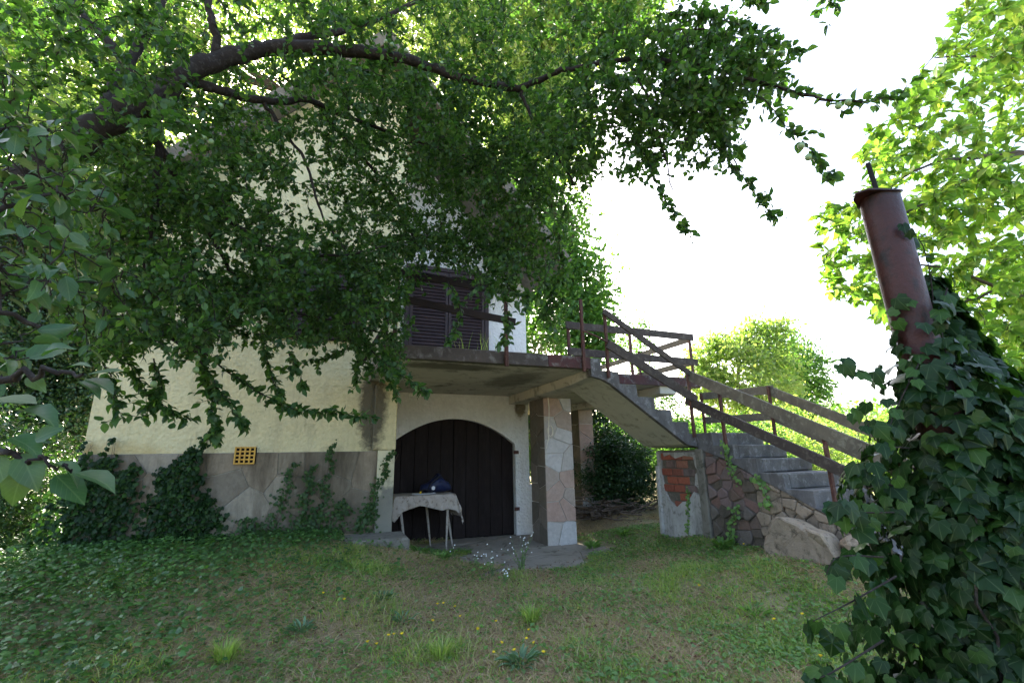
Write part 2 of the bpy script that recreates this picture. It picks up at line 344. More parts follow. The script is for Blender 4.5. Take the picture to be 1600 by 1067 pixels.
def prism(name, pts, axis, a, b, mat, parent=None, bevel=0., house=True):
    """pts: 2D outline; axis 'd': (s,z) outline extruded from depth a to b; 's': (d,z) outline; 'z': (s,d) outline"""
    def mk(p, t): return {'d': (p[0], t, p[1]), 's': (t, p[0], p[1]), 'z': (p[0], p[1], t)}[axis]
    bm = bmesh.new(); A = [bm.verts.new(mk(p, a)) for p in pts]; B = [bm.verts.new(mk(p, b)) for p in pts]; n = len(pts)
    bm.faces.new(A); bm.faces.new(B[::-1])
    for i in range(n): bm.faces.new((A[i], B[i], B[(i+1) % n], A[(i+1) % n]))
    bmesh.ops.recalc_face_normals(bm, faces=bm.faces[:])
    if bevel:
        bmesh.ops.bevel(bm, geom=bm.edges[:], offset=bevel, segments=1, affect='EDGES', profile=.5)
    bmesh.ops.triangulate(bm, faces=[f for f in bm.faces if len(f.verts) > 4])
    return bm_out(name, bm, mat, parent, house)
def tubes(lines, sides=5):
    """lines: list of (points n×3, radii n). Returns V, F"""
    V = []; F = []; base = 0
    ang = np.arange(sides)*2*math.pi/sides; ca = np.cos(ang); sa = np.sin(ang)
    for P, r in lines:
        P = np.asarray(P, float); r = np.broadcast_to(np.asarray(r, float), (len(P),))
        T = np.gradient(P, axis=0); T /= np.linalg.norm(T, axis=1)[:, None]+1e-9
        ref = np.array([0, 0, 1.]) if abs(T[:, 2]).mean() < .8 else np.array([1., 0, 0])
        A = np.cross(T, ref); A /= np.linalg.norm(A, axis=1)[:, None]+1e-9; B = np.cross(T, A)
        ring = P[:, None]+r[:, None, None]*(ca[None, :, None]*A[:, None]+sa[None, :, None]*B[:, None])
        V.append(ring.reshape(-1, 3)); n = len(P)
        i = np.arange(n-1)[:, None]*sides; j = np.arange(sides)[None]; jn = (j+1) % sides
        F.append(np.stack([base+i+j, base+i+jn, base+i+sides+jn, base+i+sides+j], -1).reshape(-1, 4)); base += n*sides
    return np.concatenate(V), np.concatenate(F)
def fast_mesh(name, V, F, mat, parent=None, rnd=None, kind=None, smooth=False, house=False, tc=None):
    """F: (n,k) index array"""
    V = to_local(V, parent, house)
    me = bpy.data.meshes.new(name); me.vertices.add(len(V)); me.vertices.foreach_set('co', np.ascontiguousarray(V, dtype=np.float32).ravel())
    n, k = F.shape; me.loops.add(n*k); me.loops.foreach_set('vertex_index', np.ascontiguousarray(F, dtype=np.int32).ravel())
    me.polygons.add(n); me.polygons.foreach_set('loop_start', np.arange(0, n*k, k, dtype=np.int32))
    try: me.polygons.foreach_set('loop_total', np.full(n, k, dtype=np.int32))
    except Exception: pass
    if smooth: me.polygons.foreach_set('use_smooth', np.ones(n, dtype=bool))
    me.update(calc_edges=True)
    if rnd is not None:
        at_ = me.attributes.new('rnd', 'FLOAT', 'POINT'); at_.data.foreach_set('value', np.ascontiguousarray(rnd, dtype=np.float32))
    if tc is not None:
        at_ = me.attributes.new('tc', 'FLOAT_VECTOR', 'POINT'); at_.data.foreach_set('vector', np.ascontiguousarray(tc, dtype=np.float32).ravel())
    return link(name, me, mat, parent, kind)
def tube(name, pts, r, mat, parent=None, sides=8, house=False, kind=None):
    V, F = tubes([(pts, r)], sides); F = F.tolist(); n = len(pts)*sides
    F.append(list(range(sides-1, -1, -1))); F.append(list(range(n-sides, n)))
    return poly(name, V, F, mat, parent, house, kind, smooth=False)
def nrm(a): return a/(np.linalg.norm(a, axis=-1, keepdims=True)+1e-9)

# ------------------------------------------------------------------ leaves
T_SIMPLE = (np.array([(0, 0, 0), (-.5, .42, .10), (0, .5, 0), (.5, .42, .10), (0, 1, -.12)]), np.array([(0, 2, 1), (0, 3, 2), (1, 2, 4), (2, 3, 4)]))
T_PLUM = (np.array([(0, 0, 0), (0, .14, 0), (-.30, .24, .05), (0, .3, 0), (.30, .24, .05), (-.5, .5, .09), (0, .55, .0), (.5, .5, .09), (-.36, .76, .04), (0, .8, -.04), (.36, .76, .04), (0, 1.04, -.16)]),
          np.array([(1, 3, 2), (1, 4, 3), (2, 3, 5), (3, 6, 5), (3, 4, 7), (3, 7, 6), (5, 6, 8), (6, 9, 8), (6, 7, 10), (6, 10, 9), (8, 9, 11), (9, 10, 11)]))
_o = [(0, .0, 0), (-.26, -.15, -.03), (-.50, .10, -.09), (-.46, .29, -.01), (-.52, .54, -.07), (-.31, .62, .0), (0, .98, -.17), (.32, .61, .0), (.50, .52, -.07), (.46, .28, -.01), (.49, .08, -.09), (.27, -.14, -.03)]
T_MID = (np.array([(0, 0, 0), (-.40, .26, .06), (-.46, .62, .06), (0, 1.03, -.14), (.46, .62, .06), (.40, .26, .06), (0, .48, -.01)]), np.array([(0, 6, 1), (1, 6, 2), (2, 6, 3), (3, 6, 4), (4, 6, 5), (5, 6, 0)]))
T_IVY = (np.array(_o+[(0, .34, .035)]), np.array([(i, 12, (i+1) % 12) for i in range(12)])[:, [0, 2, 1]])
T_BLADE = (np.array([(-.5, 0, 0), (.5, 0, 0), (-.36, .5, .0), (.36, .5, .0), (0, 1, -.25)]), np.array([(0, 1, 3), (0, 3, 2), (2, 3, 4)]))
def leaf_geo(P, D, Nn, L, W, T):
    D = nrm(D); X = nrm(np.cross(D, Nn)); Z = np.cross(X, D)
    t = T[0]; n = len(P); L = np.broadcast_to(L, (n,)); W = np.broadcast_to(W, (n,))
    V = P[:, None]+(t[None, :, 0, None]*W[:, None, None])*X[:, None]+(t[None, :, 1, None]*L[:, None, None])*D[:, None]+(t[None, :, 2, None]*L[:, None, None])*Z[:, None]
    F = (T[1][None]+(np.arange(n)*len(t))[:, None, None]).reshape(-1, 3)
    return V.reshape(-1, 3), F, len(t)
def leaves(name, P, D, Nn, L, W, mat, parent, T=T_SIMPLE, kind='stuff', smooth=False, cap=0, template_name='leaf', T2=None, veins=False):
    """many leaves: the cap nearest ones are parts of their own, the rest one mesh"""
    P = np.asarray(P, float); n = len(P); L = np.broadcast_to(L, (n,)).astype(float); W = np.broadcast_to(W, (n,)).astype(float)
    if cap:
        _, _, a = proj(P); x, y, a = proj(P); vis = (a > .1) & (x > -20) & (x < 1620) & (y > -20) & (y < 1087)
        order = np.argsort(np.where(vis, a/np.maximum(L, .01), 1e9)); sel = order[:cap]; rest = order[cap:]
        key = 'single_'+name+mat.name
        variants = []
        for v in range(3):
            t = T[0].copy(); t[:, 2] *= (1, .3, 1.9)[v]; t[:, 0] += (0, .05, -.05)[v]*t[:, 1]
            me = bpy.data.meshes.new(template_name); me.from_pydata(t.tolist(), [], T[1].tolist()); me.materials.append(mat)
            if smooth: me.polygons.foreach_set('use_smooth', [True]*len(me.polygons))
            if veins: at_ = me.attributes.new('tc', 'FLOAT_VECTOR', 'POINT'); at_.data.foreach_set('vector', (T[0]+[1, 0, 0]).astype(np.float32).ravel())
            me.update(); variants.append(me)
        Ro = np.array(root_of(parent).location)
        Dn = nrm(D); X = nrm(np.cross(Dn, Nn)); Z = np.cross(X, Dn)
        for q, i in enumerate(sel):
            o = bpy.data.objects.new(template_name, variants[q % 3]); COL.objects.link(o); o.parent = parent
            p = P[i]-Ro; x, y, z = X[i]*W[i], Dn[i]*L[i], Z[i]*L[i]
            o.matrix_local = Matrix(((x[0], y[0], z[0], p[0]), (x[1], y[1], z[1], p[1]), (x[2], y[2], z[2], p[2]), (0, 0, 0, 1)))
        P, D, Nn, L, W = P[rest], D[rest], Nn[rest], L[rest], W[rest]
    if len(P) == 0: return None
    V, F, k = leaf_geo(P, D, Nn, L, W, T2 or T)
    return fast_mesh(name, V, F, mat, parent, np.repeat(rng.random(len(P)), k), kind, smooth, tc=np.tile((T2 or T)[0]+[1, 0, 0], (len(P), 1)) if veins else None)

# ================================================================== GROUND
def make_ground():
    xs = np.unique(np.concatenate([np.linspace(-12, 12, 200), np.linspace(-400, -12, 30), np.linspace(12, 400, 30)]))
    ys = np.unique(np.concatenate([np.linspace(-6, 14, 170), np.linspace(14, 600, 40), np.linspace(-100, -6, 12)]))
    X, Y = np.meshgrid(xs, ys); Z = ground(X, Y)
    s, d = sd_of(X, Y); Z = Z-.03*apron(s, d)
    V = np.column_stack([X.ravel(), Y.ravel(), Z.ravel()]); nx, ny = len(xs), len(ys)
    i, j = np.meshgrid(np.arange(ny-1), np.arange(nx-1), indexing='ij'); a = (i*nx+j).ravel()
    fast_mesh('ground', V, np.column_stack([a, a+1, a+nx+1, a+nx]), M['soil'], kind='structure', smooth=True)
make_ground()
# concrete apron: cracked slabs, each a piece
apr = thing('garage_apron', S(2.6, 6.9, 0), 'cracked concrete apron in front of the garage door', 'paving', rz=HA); 
del apr['label'], apr['category']; apr['kind'] = 'structure'
def clip_poly(pts, nx, ny, c):
    out = []
    for i in range(len(pts)):
        a, b = pts[i], pts[(i+1) % len(pts)]; da = a[0]*nx+a[1]*ny-c; db = b[0]*nx+b[1]*ny-c
        if da <= 0: out.append(a)
        if (da < 0 < db) or (db < 0 < da): t = da/(da-db); out.append((a[0]+(b[0]-a[0])*t, a[1]+(b[1]-a[1])*t))
    return out
def voronoi(rect, n, seed, gap=.008, aspect=1.):
    r = random.Random(seed); x0, y0, x1, y1 = rect; pts = []
    w, h = x1-x0, y1-y0; nx = max(1, round(math.sqrt(n*w/h*aspect))); ny = max(1, round(n/nx))
    for i in range(nx):
        for j in range(ny): pts.append((x0+(i+.5+r.uniform(-.38, .38))*w/nx, y0+(j+.5+r.uniform(-.38, .38)+(.25 if i % 2 else -.0))*h/ny))
    cells = []
    for i, p in enumerate(pts):
        c = [(x0, y0), (x1, y0), (x1, y1), (x0, y1)]
        for j, q in enumerate(pts):
            if i == j: continue
            dx, dy = q[0]-p[0], q[1]-p[1]; L = math.hypot(dx, dy)
            if L > 3*max(w/nx, h/ny): continue
            dx, dy = dx/L, dy/L; mx, my = (p[0]+q[0])/2, (p[1]+q[1])/2
            c = clip_poly(c, dx, dy, dx*mx+dy*my-gap)
            if len(c) < 3: break
        if len(c) >= 3:
            cx = sum(a[0] for a in c)/len(c); cy = sum(a[1] for a in c)/len(c)
            cells.append(c)
    return cells
for c in voronoi((1.08, 5.62, 4.25, 8.5), 15, 3, .007):
    top = .004+random.uniform(-.012, .008)
    cc = [(x+random.uniform(-.012, .012), y+random.uniform(-.012, .012)) for x, y in c]
    prism('paving_slab', cc, 'z', top, -.12, M['paving'], apr, bevel=.004)

# ================================================================== HOUSE
HO = S(.5, 8, 0)
house = thing('house', HO, 'cream stucco gabled weekend house with arched dark garage door and raised concrete balcony', 'house', rz=HA)
SLOPE = 1.13; RS, RZ = .5, 8.25
def rake(s): return RZ-abs(s-RS)*SLOPE
prism('wall', [(-2.62, .2), (.95, .2), (.95, rake(.95)), (RS, RZ), (-2.62, rake(-2.62))], 'd', 7.0, 7.9, M['cream'], house)
prism('wall', [(-2.62, .2), (-2.50, .2), (-2.50, rake(-2.5)), (-2.62, rake(-2.62))], 'd', 7.9, 12.0, M['cream'], house)
arcz = lambda s: 2.06-.34*(s-2.18)**2
arc = [(s, arcz(s)) for s in np.linspace(1.02, 3.34, 25)]
prism('wall', [(.95, 0), (1.02, 0)]+arc+[(3.34, 0), (3.62, 0), (3.62, rake(3.62)), (.95, rake(.95))], 'd', 8.2, 8.5, M['white'], house)
prism('wall', [(3.5, 0), (3.62, 0), (3.62, 4.6), (3.5, 4.6)], 'd', 8.5, 12.0, M['white'], house)
box('wall', (.80, 7.9, 0), (.949, 8.199, 7.2), M['cream'], house, 0)
prism('wall', [(-2.62, .2), (3.62, .2), (3.62, 4.6), (RS, 8.1), (-2.62, 4.6)], 'd', 12.0, 12.2, M['cream'], house)
box('wall_step', (3.62, 8.22, -.05), (3.74, 8.5, .86), M['white'], house, .01)
# pier at the corner of the front block
box('pier', (.72, 6.93, .2), (.955, 6.997, 1.5), M['pier'], house, .008)
box('pier', (.64, 6.92, 1.503), (.962, 6.997, 2.44), M['cream'], house, .012)
# plinth of irregular flagstones
pl = poly('plinth', *bm_vf(box_bm((-2.64, 6.975, .2), (.715, 6.997, 1.49), 0)), M['mortar'], house)
for c in voronoi((-2.3, .3, .712, 1.485), 30, 14, .0045, 1.0):
    dd = random.uniform(.004, .016)
    prism('stone', c, 'd', 6.974-dd, 6.98, M['flag'], pl, bevel=.003)
# roof: two slopes and barge boards
for sgn, e in ((-1, -2.95), (1, 3.72)):
    a, b = (RS, RZ), (e, rake(e)); t = .14
    prism('roof', [(a[0], a[1]+.02), (b[0], b[1]+.02), (b[0], b[1]+.02+t), (a[0], a[1]+.02+t*1.3)], 'd', 6.55, 12.3, M['roof'], house)
    board('barge_board', (RS, 6.52, RZ+.02), (e, 6.52, rake(e)+.02), .2, .03, M['rail_grey'], house)
# vent block in the plinth
vb = box('vent_block', (-1.06, 6.955, 1.35), (-.81, 6.965, 1.56), M['hole'], house, 0)
for i in range(5):
    s = -1.05+i*.055
    box('grille_bar', (s-.009, 6.925, 1.345), (s+.009, 6.954, 1.565), M['vent'], vb, .003)
    z = 1.355+i*.05
    box('grille_bar', (-1.06, 6.930, z-.009), (-.82, 6.9535, z+.009), M['vent'], vb, .003)
# garage door: two leaves of vertical planks behind the arch
gd = box('garage_door', (1.0, 8.36, -.02), (3.36, 8.38, 2.1), M['hole'], house, 0)
edges = list(np.linspace(1.02, 2.176, 6))+list(np.linspace(2.186, 3.34, 6))
for k in range(len(edges)-1):
    a, b = edges[k]+.0035, edges[k+1]-.0035
    if b-a < .05: continue
    d0 = 8.315+random.uniform(-.005, .004)
    top = [(s, arcz(s)+.03) for s in np.linspace(b, a, 5)]
    prism('plank', [(a, .01+random.uniform(0, .012)), (b, .01)]+top, 'd', d0, 8.355, M['dark_wood'], gd, bevel=.003)
for z in (.42, 1.42):
    box('hinge', (3.30, 8.17, z), (3.40, 8.198, z+.06), M['rust'], gd, .006, .004)
# arched relief on the door heads: a shallow notch board over each plank
# shuttered window in the front block
def shutter(parent, s0, s1, d, z0, z1, nslat, seed, face=-1):
    r = random.Random(seed); f = box('leaf_frame', (s0, d-.035, z0), (s0+.055, d, z1), M['shutter'], parent, .004)
    box('leaf_frame', (s1-.055, d-.035, z0), (s1, d, z1), M['shutter'], parent, .004)
    box('leaf_frame', (s0+.055, d-.034, z1-.07), (s1-.055, d, z1), M['shutter'], parent, .004)
    box('leaf_frame', (s0+.055, d-.034, z0), (s1-.055, d, z0+.08), M['shutter'], parent, .004)
    for i in range(nslat):
        z = z0+.1+(z1-z0-.2)*(i+.5)/nslat; h = (z1-z0-.2)/nslat*.42; tl = r.uniform(-.004, .004)
        prism('slat', [(d-.036, z-h), (d-.030, z-h-.004), (d-.004, z+h+tl), (d-.010, z+h+.006+tl)], 's', s0+.056, s1-.056, M['shutter'], parent)
wn_ = box('window_shutter', (-.86, 6.975, 3.06), (.42, 6.996, 4.34), M['hole'], house, 0)
for s0, s1 in ((-.84, -.225), (-.215, .40)): shutter(wn_, s0, s1, 6.972, 3.08, 4.32, 16, int(s0*100))
box('window_head', (-.95, 6.93, 4.343), (.5, 6.995, 4.40), M['rail'], house, .006)
bdr = box('balcony_door', (1.19, 8.16, 2.66), (2.80, 8.196, 4.92), M['hole'], house, 0)
box('door_frame', (1.19, 8.11, 2.66), (1.27, 8.158, 4.92), M['shutter'], bdr, .005)
box('door_frame', (2.72, 8.11, 2.66), (2.80, 8.158, 4.92), M['shutter'], bdr, .005)
box('door_frame', (1.271, 8.11, 4.84), (2.719, 8.158, 4.92), M['shutter'], bdr, .005)
for s0, s1 in ((1.275, 1.99), (2.0, 2.715)): shutter(bdr, s0, s1, 8.155, 2.70, 4.83, 30, int(s0*100))
# balcony slab (L shape) with flaking maroon edge, beam and two stone pillars
SZ0, SZ1 = 2.5, 2.645
prism('balcony_slab', [(.56, 5.22), (3.22, 5.22), (3.22, 6.22), (6.05, 6.22), (6.05, 12.0), (3.63, 12.0), (3.63, 8.19), (.965, 8.19), (.965, 6.99), (.56, 6.99)], 'z', SZ0, SZ1-.012, M['soffit'], house)
box('slab_edge', (.55, 5.195, SZ0-.005), (2.597, 5.217, SZ1+.01), M['grime'], house, .005, .003)
box('slab_edge', (2.60, 5.195, SZ0-.005), (3.225, 5.217, SZ1+.01), M['maroon'], house, .005, .003)
box('slab_edge', (3.23, 6.195, SZ0-.005), (6.075, 6.217, SZ1+.01), M['maroon'], house, .005, .003)
box('slab_edge', (6.053, 6.219, SZ0-.005), (6.075, 12.0, SZ1+.01), M['maroon'], house, .005, .003)
box('slab_edge', (.53, 5.219, SZ0-.04), (.557, 6.98, SZ1+.01), M['concrete'], house, .005, .003)
prism('slab_screed', [(.57, 5.23), (3.2, 5.23), (3.2, 6.23), (6.03, 6.23), (6.03, 11.95), (3.65, 11.95), (3.65, 8.18), (.98, 8.18), (.98, 6.97), (.57, 6.97)], 'z', SZ1-.01, SZ1+.004, M['concrete'], house)
prism('beam', [(5.24, 2.40), (5.8, 2.36), (8.19, 2.34), (8.19, 2.497), (5.24, 2.497)], 's', 3.22, 3.60, M['soffit'], house, bevel=.01)
prism('beam', [(6.24, 2.36), (9.4, 2.36), (9.4, 2.497), (6.24, 2.497)], 's', 5.2, 5.55, M['soffit'], house, bevel=.01)
box('bracket', (3.37, 8.08, 2.22), (3.52, 8.195, 2.335), M['white'], house, .02, .008)
def stone_pillar(s0, s1, d0, d1, z0, z1, nf, seed):
    p = poly('pillar', *bm_vf(box_bm((s0+.012, d0+.012, z0), (s1-.012, d1-.012, z1), 0)), M['pmortar'], house)
    for c in voronoi((s0, z0, s1, z1), nf, seed, .006, 1.0): prism('stone', c, 'd', d0-random.uniform(0, .008), d0+.013, M['pflag'], p, bevel=.003)
    for c in voronoi((d0+.014, z0, d1, z1), nf, seed+1, .006, 1.0): prism('stone', c, 's', s0-random.uniform(0, .008), s0+.013, M['flag_shaded'], p, bevel=.003)
    return p
stone_pillar(3.40, 3.92, 7.04, 7.62, -.03, 2.335, 15, 5)
stone_pillar(5.2, 5.55, 9.0, 9.35, .2, 2.355, 8, 9)
# hook under the stair
# ------------------------------------------------------------------ staircase
st = thing('staircase', S(4.6, 5.1, .3), 'grey concrete staircase turning down from the balcony to the lawn at right', 'staircase', rz=HA)
# upper flight: 6 risers from 2.645 to 1.65
n1 = 6; s_a, s_b = 3.23, 4.9; run = (s_b-s_a)/n1; rise = (2.645-1.65)/n1
D0, D1 = 5.2, 6.15
prof = []
for k in range(n1+1): pass
top = [(s_a, 2.645)]
for k in range(n1):
    s1 = s_a+run*(k+.55) if k == 0 else s_a+run*(k+.55)
    top += [(s1, 2.645-rise*k), (s1+.008, 2.645-rise*(k+1))]
top += [(4.9, 1.65)]
bot = [(4.9, 1.47), (4.72, 1.50), (3.52, 2.31), (3.40, 2.365), (s_a, 2.40)]
prism('stringer', top+bot, 'd', D0, D0+.07, M['stair'], st, bevel=.004)
prism('flight_slab', [(a, b-.028) for a, b in top]+[(4.89, 1.475), (4.71, 1.505), (3.51, 2.315), (3.39, 2.37), (s_a, 2.405)], 'd', D0+.071, D1, M['stair_soffit'], st)
for k in range(n1):
    sa = s_a+run*(k+.55); zt = 2.645-rise*(k+1); sb = s_a+run*(k+1.55) if k < n1-1 else 4.9
    box('step', (sa+.012, D0+.072, zt-.026), (sb+.004, D1, zt), M['stair'], st, .006, .002)
box('landing', (4.902, 4.93, 1.47), (5.87, 6.17, 1.652), M['stair'], st, .012, .003)
# lower flight: treads run towards the lawn
rise2, run2 = .17, .33
for k in range(8):
    d1 = 4.925-run2*k; zt = 1.65-rise2*(k+1); g = .22
    box('step', (4.985, d1-run2-.012, zt-.165), (5.87, d1+.01, zt), M['stair'], st, .018, .008)
tp = [(5.19, 1.655)]
for k in range(8):
    d1 = 4.91-run2*k; tp += [(d1, 1.655-rise2*k), (d1-.008, 1.655-rise2*(k+1))]
tp += [(2.2, .30)]
def under(d): return 1.46-(5.15-d)*.42 if d > 4.3 else 1.103-(4.3-d)*.44
prism('stringer', tp+[(2.2, under(2.2)), (3.5, under(3.5)), (4.3, under(4.3)), (4.7, under(4.7)+.02), (5.19, 1.44)], 's', 4.89, 4.984, M['stair'], st, bevel=.004)
prism('stringer', [(6.15, 1.47)]+[(5.0, 1.47), (2.2, .25), (2.2, .0), (6.15, .0)], 's', 5.78, 5.86, M['concrete'], st)
# side wall: core, rubble stones, brick pier with old plaster
M['mortar_dark'] = m_surface('mossy mortar', (.17, .15, .12), (.09, .08, .06), (.22, .19, .16), 6, .95, 50, .6)
cw = prism('side_wall', [(6.1, .1), (2.3, .1), (2.3, under(2.3)-.01), (3.5, under(3.5)-.01), (4.3, under(4.3)-.01), (5.1, 1.43), (6.1, 1.43)], 's', 4.925, 5.3, M['mortar_dark'], st)
rs = random.Random(4)
for c in voronoi((2.3, .12, 5.085, 1.46), 175, 21, .004, .62):
    c = clip_poly(clip_poly(c, -.42, 1, -.715), -.44, 1, -.80)
    if len(c) < 3: continue
    cd = sum(a for a, b in c)/len(c); cz = sum(b for a, b in c)/len(c)
    if max(b for a, b in c)-min(b for a, b in c) < .04: continue
    c = [(a+rs.uniform(-.006, .006), b+rs.uniform(-.006, .006)) for a, b in c]
    mt = M['palestone'] if cd < 4.3 and cz > .42 else (M['oldbrick'] if cz > .68 and cd > 4.3 and rs.random() < .75 else M['wallstone'])
    prism('stone', c, 's', 4.925-rs.uniform(.004, .05), 4.93, mt, cw, bevel=.010)
for r_ in range(7):
    zz = .60+r_*.115
    for c_ in range(4):
        da = 6.02-c_*.235-(.11 if r_ % 2 else 0)
        if da-.2 < 5.24 or (r_ < 2 and c_ not in (1, 2)): continue
        box('brick', (4.905+random.uniform(-.004, .004), da-.224, zz), (4.93, da, zz+.103), M['brick'] if random.random() < .7 else M['oldbrick'], cw, .008, .004)
# plaster patches left round the bricks
prism('plaster_patch', [(6.1, .15), (5.25, .15), (5.25, .80), (5.36, .86), (5.5, .72), (5.62, .70), (5.74, .62), (5.9, .70), (5.99, .86), (6.02, 1.1), (6.0, 1.42), (6.1, 1.42)], 's', 4.893, 4.929, M['plaster'], cw, bevel=.003)
prism('plaster_patch', [(5.95, 1.40), (5.25, 1.40), (5.25, 1.15), (5.29, 1.2), (5.31, 1.33), (5.5, 1.35), (5.68, 1.31), (5.8, 1.37), (5.93, 1.34)], 's', 4.894, 4.929, M['plaster'], cw, bevel=.003)
prism('plaster_patch', [(5.25, .88), (5.25, 1.13), (5.31, 1.10), (5.34, .95)], 's', 4.90, 4.929, M['plaster'], cw, bevel=.003)
box('edge_strip', (4.865, 5.10, .2), (4.925, 5.235, 1.44), M['concrete'], st, .01, .006)
box('corner_board', (4.86, 6.06, .2), (4.90, 6.12, 1.2), M['plaster'], st, .006, .008)

# ------------------------------------------------------------------ railings
rl = thing('stair_railing', S(4.9, 4.66, 1.4), 'weathered plank railing on rusty posts along the staircase', 'railing', rz=HA)
def post(parent, s, d, z0, z1, r=.02, lean=0., mat='rust'):
    return board('post', (s, d, z0), (s+lean, d, z1), r*2, r*1.8, M[mat], parent, up=(1, 0, 0), wob=.002, segs=3)
post(rl, 3.10, 5.155, 2.45, 3.44); post(rl, 3.47, 5.155, 2.38, 3.33); post(rl, 4.82, 5.155, 1.60, 2.53)
post(rl, 4.865, 4.66, 1.40, 2.24); post(rl, 4.865, 3.35, .75, 1.60)
board('rail_board', (3.44, 5.12, 3.30), (4.90, 5.12, 2.46), .085, .03, M['rail'], rl)
board('rail_board', (3.46, 5.118, 2.84), (4.90, 5.118, 2.12), .13, .03, M['rail'], rl)
tube('rail_rod', [(3.1, 5.12, 2.99), (3.3, 5.12, 2.93), (3.47, 5.12, 2.86)], .012, M['rust'], rl, 6, house=True)
board('rail_board', (4.83, 5.20, 2.50), (4.83, 2.6, 1.22), .145, .035, M['rail_grey'], rl, segs=10)
board('rail_board', (4.83, 5.25, 2.13), (4.83, 2.6, .92), .12, .035, M['rail'], rl, segs=10)
post(rl, 5.9, 6.05, 1.6, 2.36); post(rl, 5.9, 4.75, 1.4, 2.30); post(rl, 5.9, 3.3, .7, 1.65)
board('rail_board', (5.93, 6.1, 2.32), (5.93, 4.70, 2.25), .12, .035, M['rail_grey'], rl)
board('rail_board', (5.93, 4.80, 2.26), (5.93, 2.6, 1.14), .13, .035, M['rail_grey'], rl)
board('rail_board', (5.93, 6.1, 1.92), (5.93, 4.70, 1.87), .11, .035, M['rail_grey'], rl)
board('rail_board', (5.93, 4.80, 1.88), (5.93, 2.6, .80), .11, .035, M['rail_grey'], rl)
br = thing('balcony_railing', S(2, 5.2, 2.645), 'dark plank railing along the front of the balcony under the leaves', 'railing', rz=HA)
post(br, .655, 5.165, 2.46, 3.52, .022); post(br, 2.01, 5.165, 2.46, 3.42, .022)
board('rail_board', (.55, 5.13, 3.50), (2.15, 5.13, 3.41), .10, .03, M['rail_dark'], br)
board('rail_board', (.75, 5.13, 3.17), (2.12, 5.13, 3.02), .09, .03, M['rail_dark'], br)
board('brace', (.42, 6.9, 2.72), (.62, 5.5, 3.02), .06, .04, M['rail_dark'], br)
br2 = thing('balcony_railing', S(5, 6.2, 2.645), 'two-plank railing round the balcony corner behind the staircase', 'railing', rz=HA)
for s in (3.5, 4.68, 5.97): post(br2, s, 6.25, 2.62, 3.45, .022)
board('rail_board', (3.44, 6.21, 3.40), (6.02, 6.21, 3.40), .12, .03, M['rail'], br2)
board('rail_board', (3.46, 6.21, 2.97), (6.06, 6.21, 2.94), .12, .03, M['rail'], br2)
board('rail_board', (6.0, 6.28, 3.38), (6.0, 11.8, 3.40), .11, .03, M['rail_grey'], br2)
board('rail_board', (6.0, 6.28, 2.95), (6.0, 11.8, 2.98), .11, .03, M['rail_grey'], br2)
for d in (7.7, 9.7, 11.7): post(br2, 5.96, d, 2.64, 3.45, .022)

# ------------------------------------------------------------------ step slab beside the pier, boulder
V, F = bm_vf(box_bm((.30, 6.28, .1), (1.10, 6.92, .425), .03, .02))
tag(poly('step_block', V-[.7, 6.6, 0], F, M['concrete'], None), 'grey concrete step block at the foot of the wall corner left of the table', 'step')
bpy.data.objects['step_block'].location = tuple(S(.7, 6.6, 0))
def rock(name, c, size, mat, label, seed, cat='boulder', sub=3):
    bm = bmesh.new(); bmesh.ops.create_icosphere(bm, subdivisions=sub, radius=1)
    rr = random.Random(seed); pl_ = [(Vector((rr.uniform(-1, 1), rr.uniform(-1, 1), rr.uniform(-.6, 1))).normalized(), rr.uniform(.55, .85)) for _ in range(14)]
    for v in bm.verts:
        for nn, o in pl_:
            k = v.co.dot(nn)-o
            if k > 0: v.co -= nn*k
        v.co += v.normal*.04*(vnoise(v.co.x*5+seed, v.co.y*5+v.co.z*4, seed)-.5)
        v.co = Vector((v.co.x*size[0], v.co.y*size[1], v.co.z*size[2]))
    o = bm_out(name, bm, mat, None); o.location = tuple(c)
    return tag(o, label, cat)
def slab_rock(label, s_, d_, z_, outline, t, mat):
    bm = bmesh.new(); A_ = [bm.verts.new((-t+random.uniform(-.03, .03), a, b)) for a, b in outline]; B_ = [bm.verts.new((t*.8, a*.85, b*.9)) for a, b in outline]; n = len(outline)
    bm.faces.new(A_); bm.faces.new(B_[::-1])
    for i in range(n): bm.faces.new((A_[i], B_[i], B_[(i+1) % n], A_[(i+1) % n]))
    bmesh.ops.recalc_face_normals(bm, faces=bm.faces[:]); bmesh.ops.triangulate(bm, faces=bm.faces[:]); bmesh.ops.bevel(bm, geom=bm.edges[:], offset=.018, segments=1, affect='EDGES'); bmesh.ops.triangulate(bm, faces=bm.faces[:])
    bmesh.ops.subdivide_edges(bm, edges=[e for e in bm.edges if e.calc_length() > .05], cuts=2); bmesh.ops.triangulate(bm, faces=bm.faces[:])
    for v in bm.verts: k = .05*(fbm(v.co.y*9, v.co.z*9+v.co.x*7, 3)-.5); v.co += Vector((k, k*.6, k*.6))
    o = bm_out('boulder', bm, mat, None); o.location = tuple(S(s_, d_, z_)); return tag(o, label, 'boulder')
slab_rock('large pale flat topped boulder leaning on the foot of the stair wall', 4.66, 3.62, .28, [(.34, -.06), (.36, .14), (.22, .42), (.10, .45), (-.12, .38), (-.33, .33), (-.42, .14), (-.34, -.06)], .16, M['palestone'])
rock('boulder', S(4.72, 3.1, .50), (.15, .2, .17), M['palestone'], 'small pale boulder half hidden behind the ivy beside the large boulder', 8)

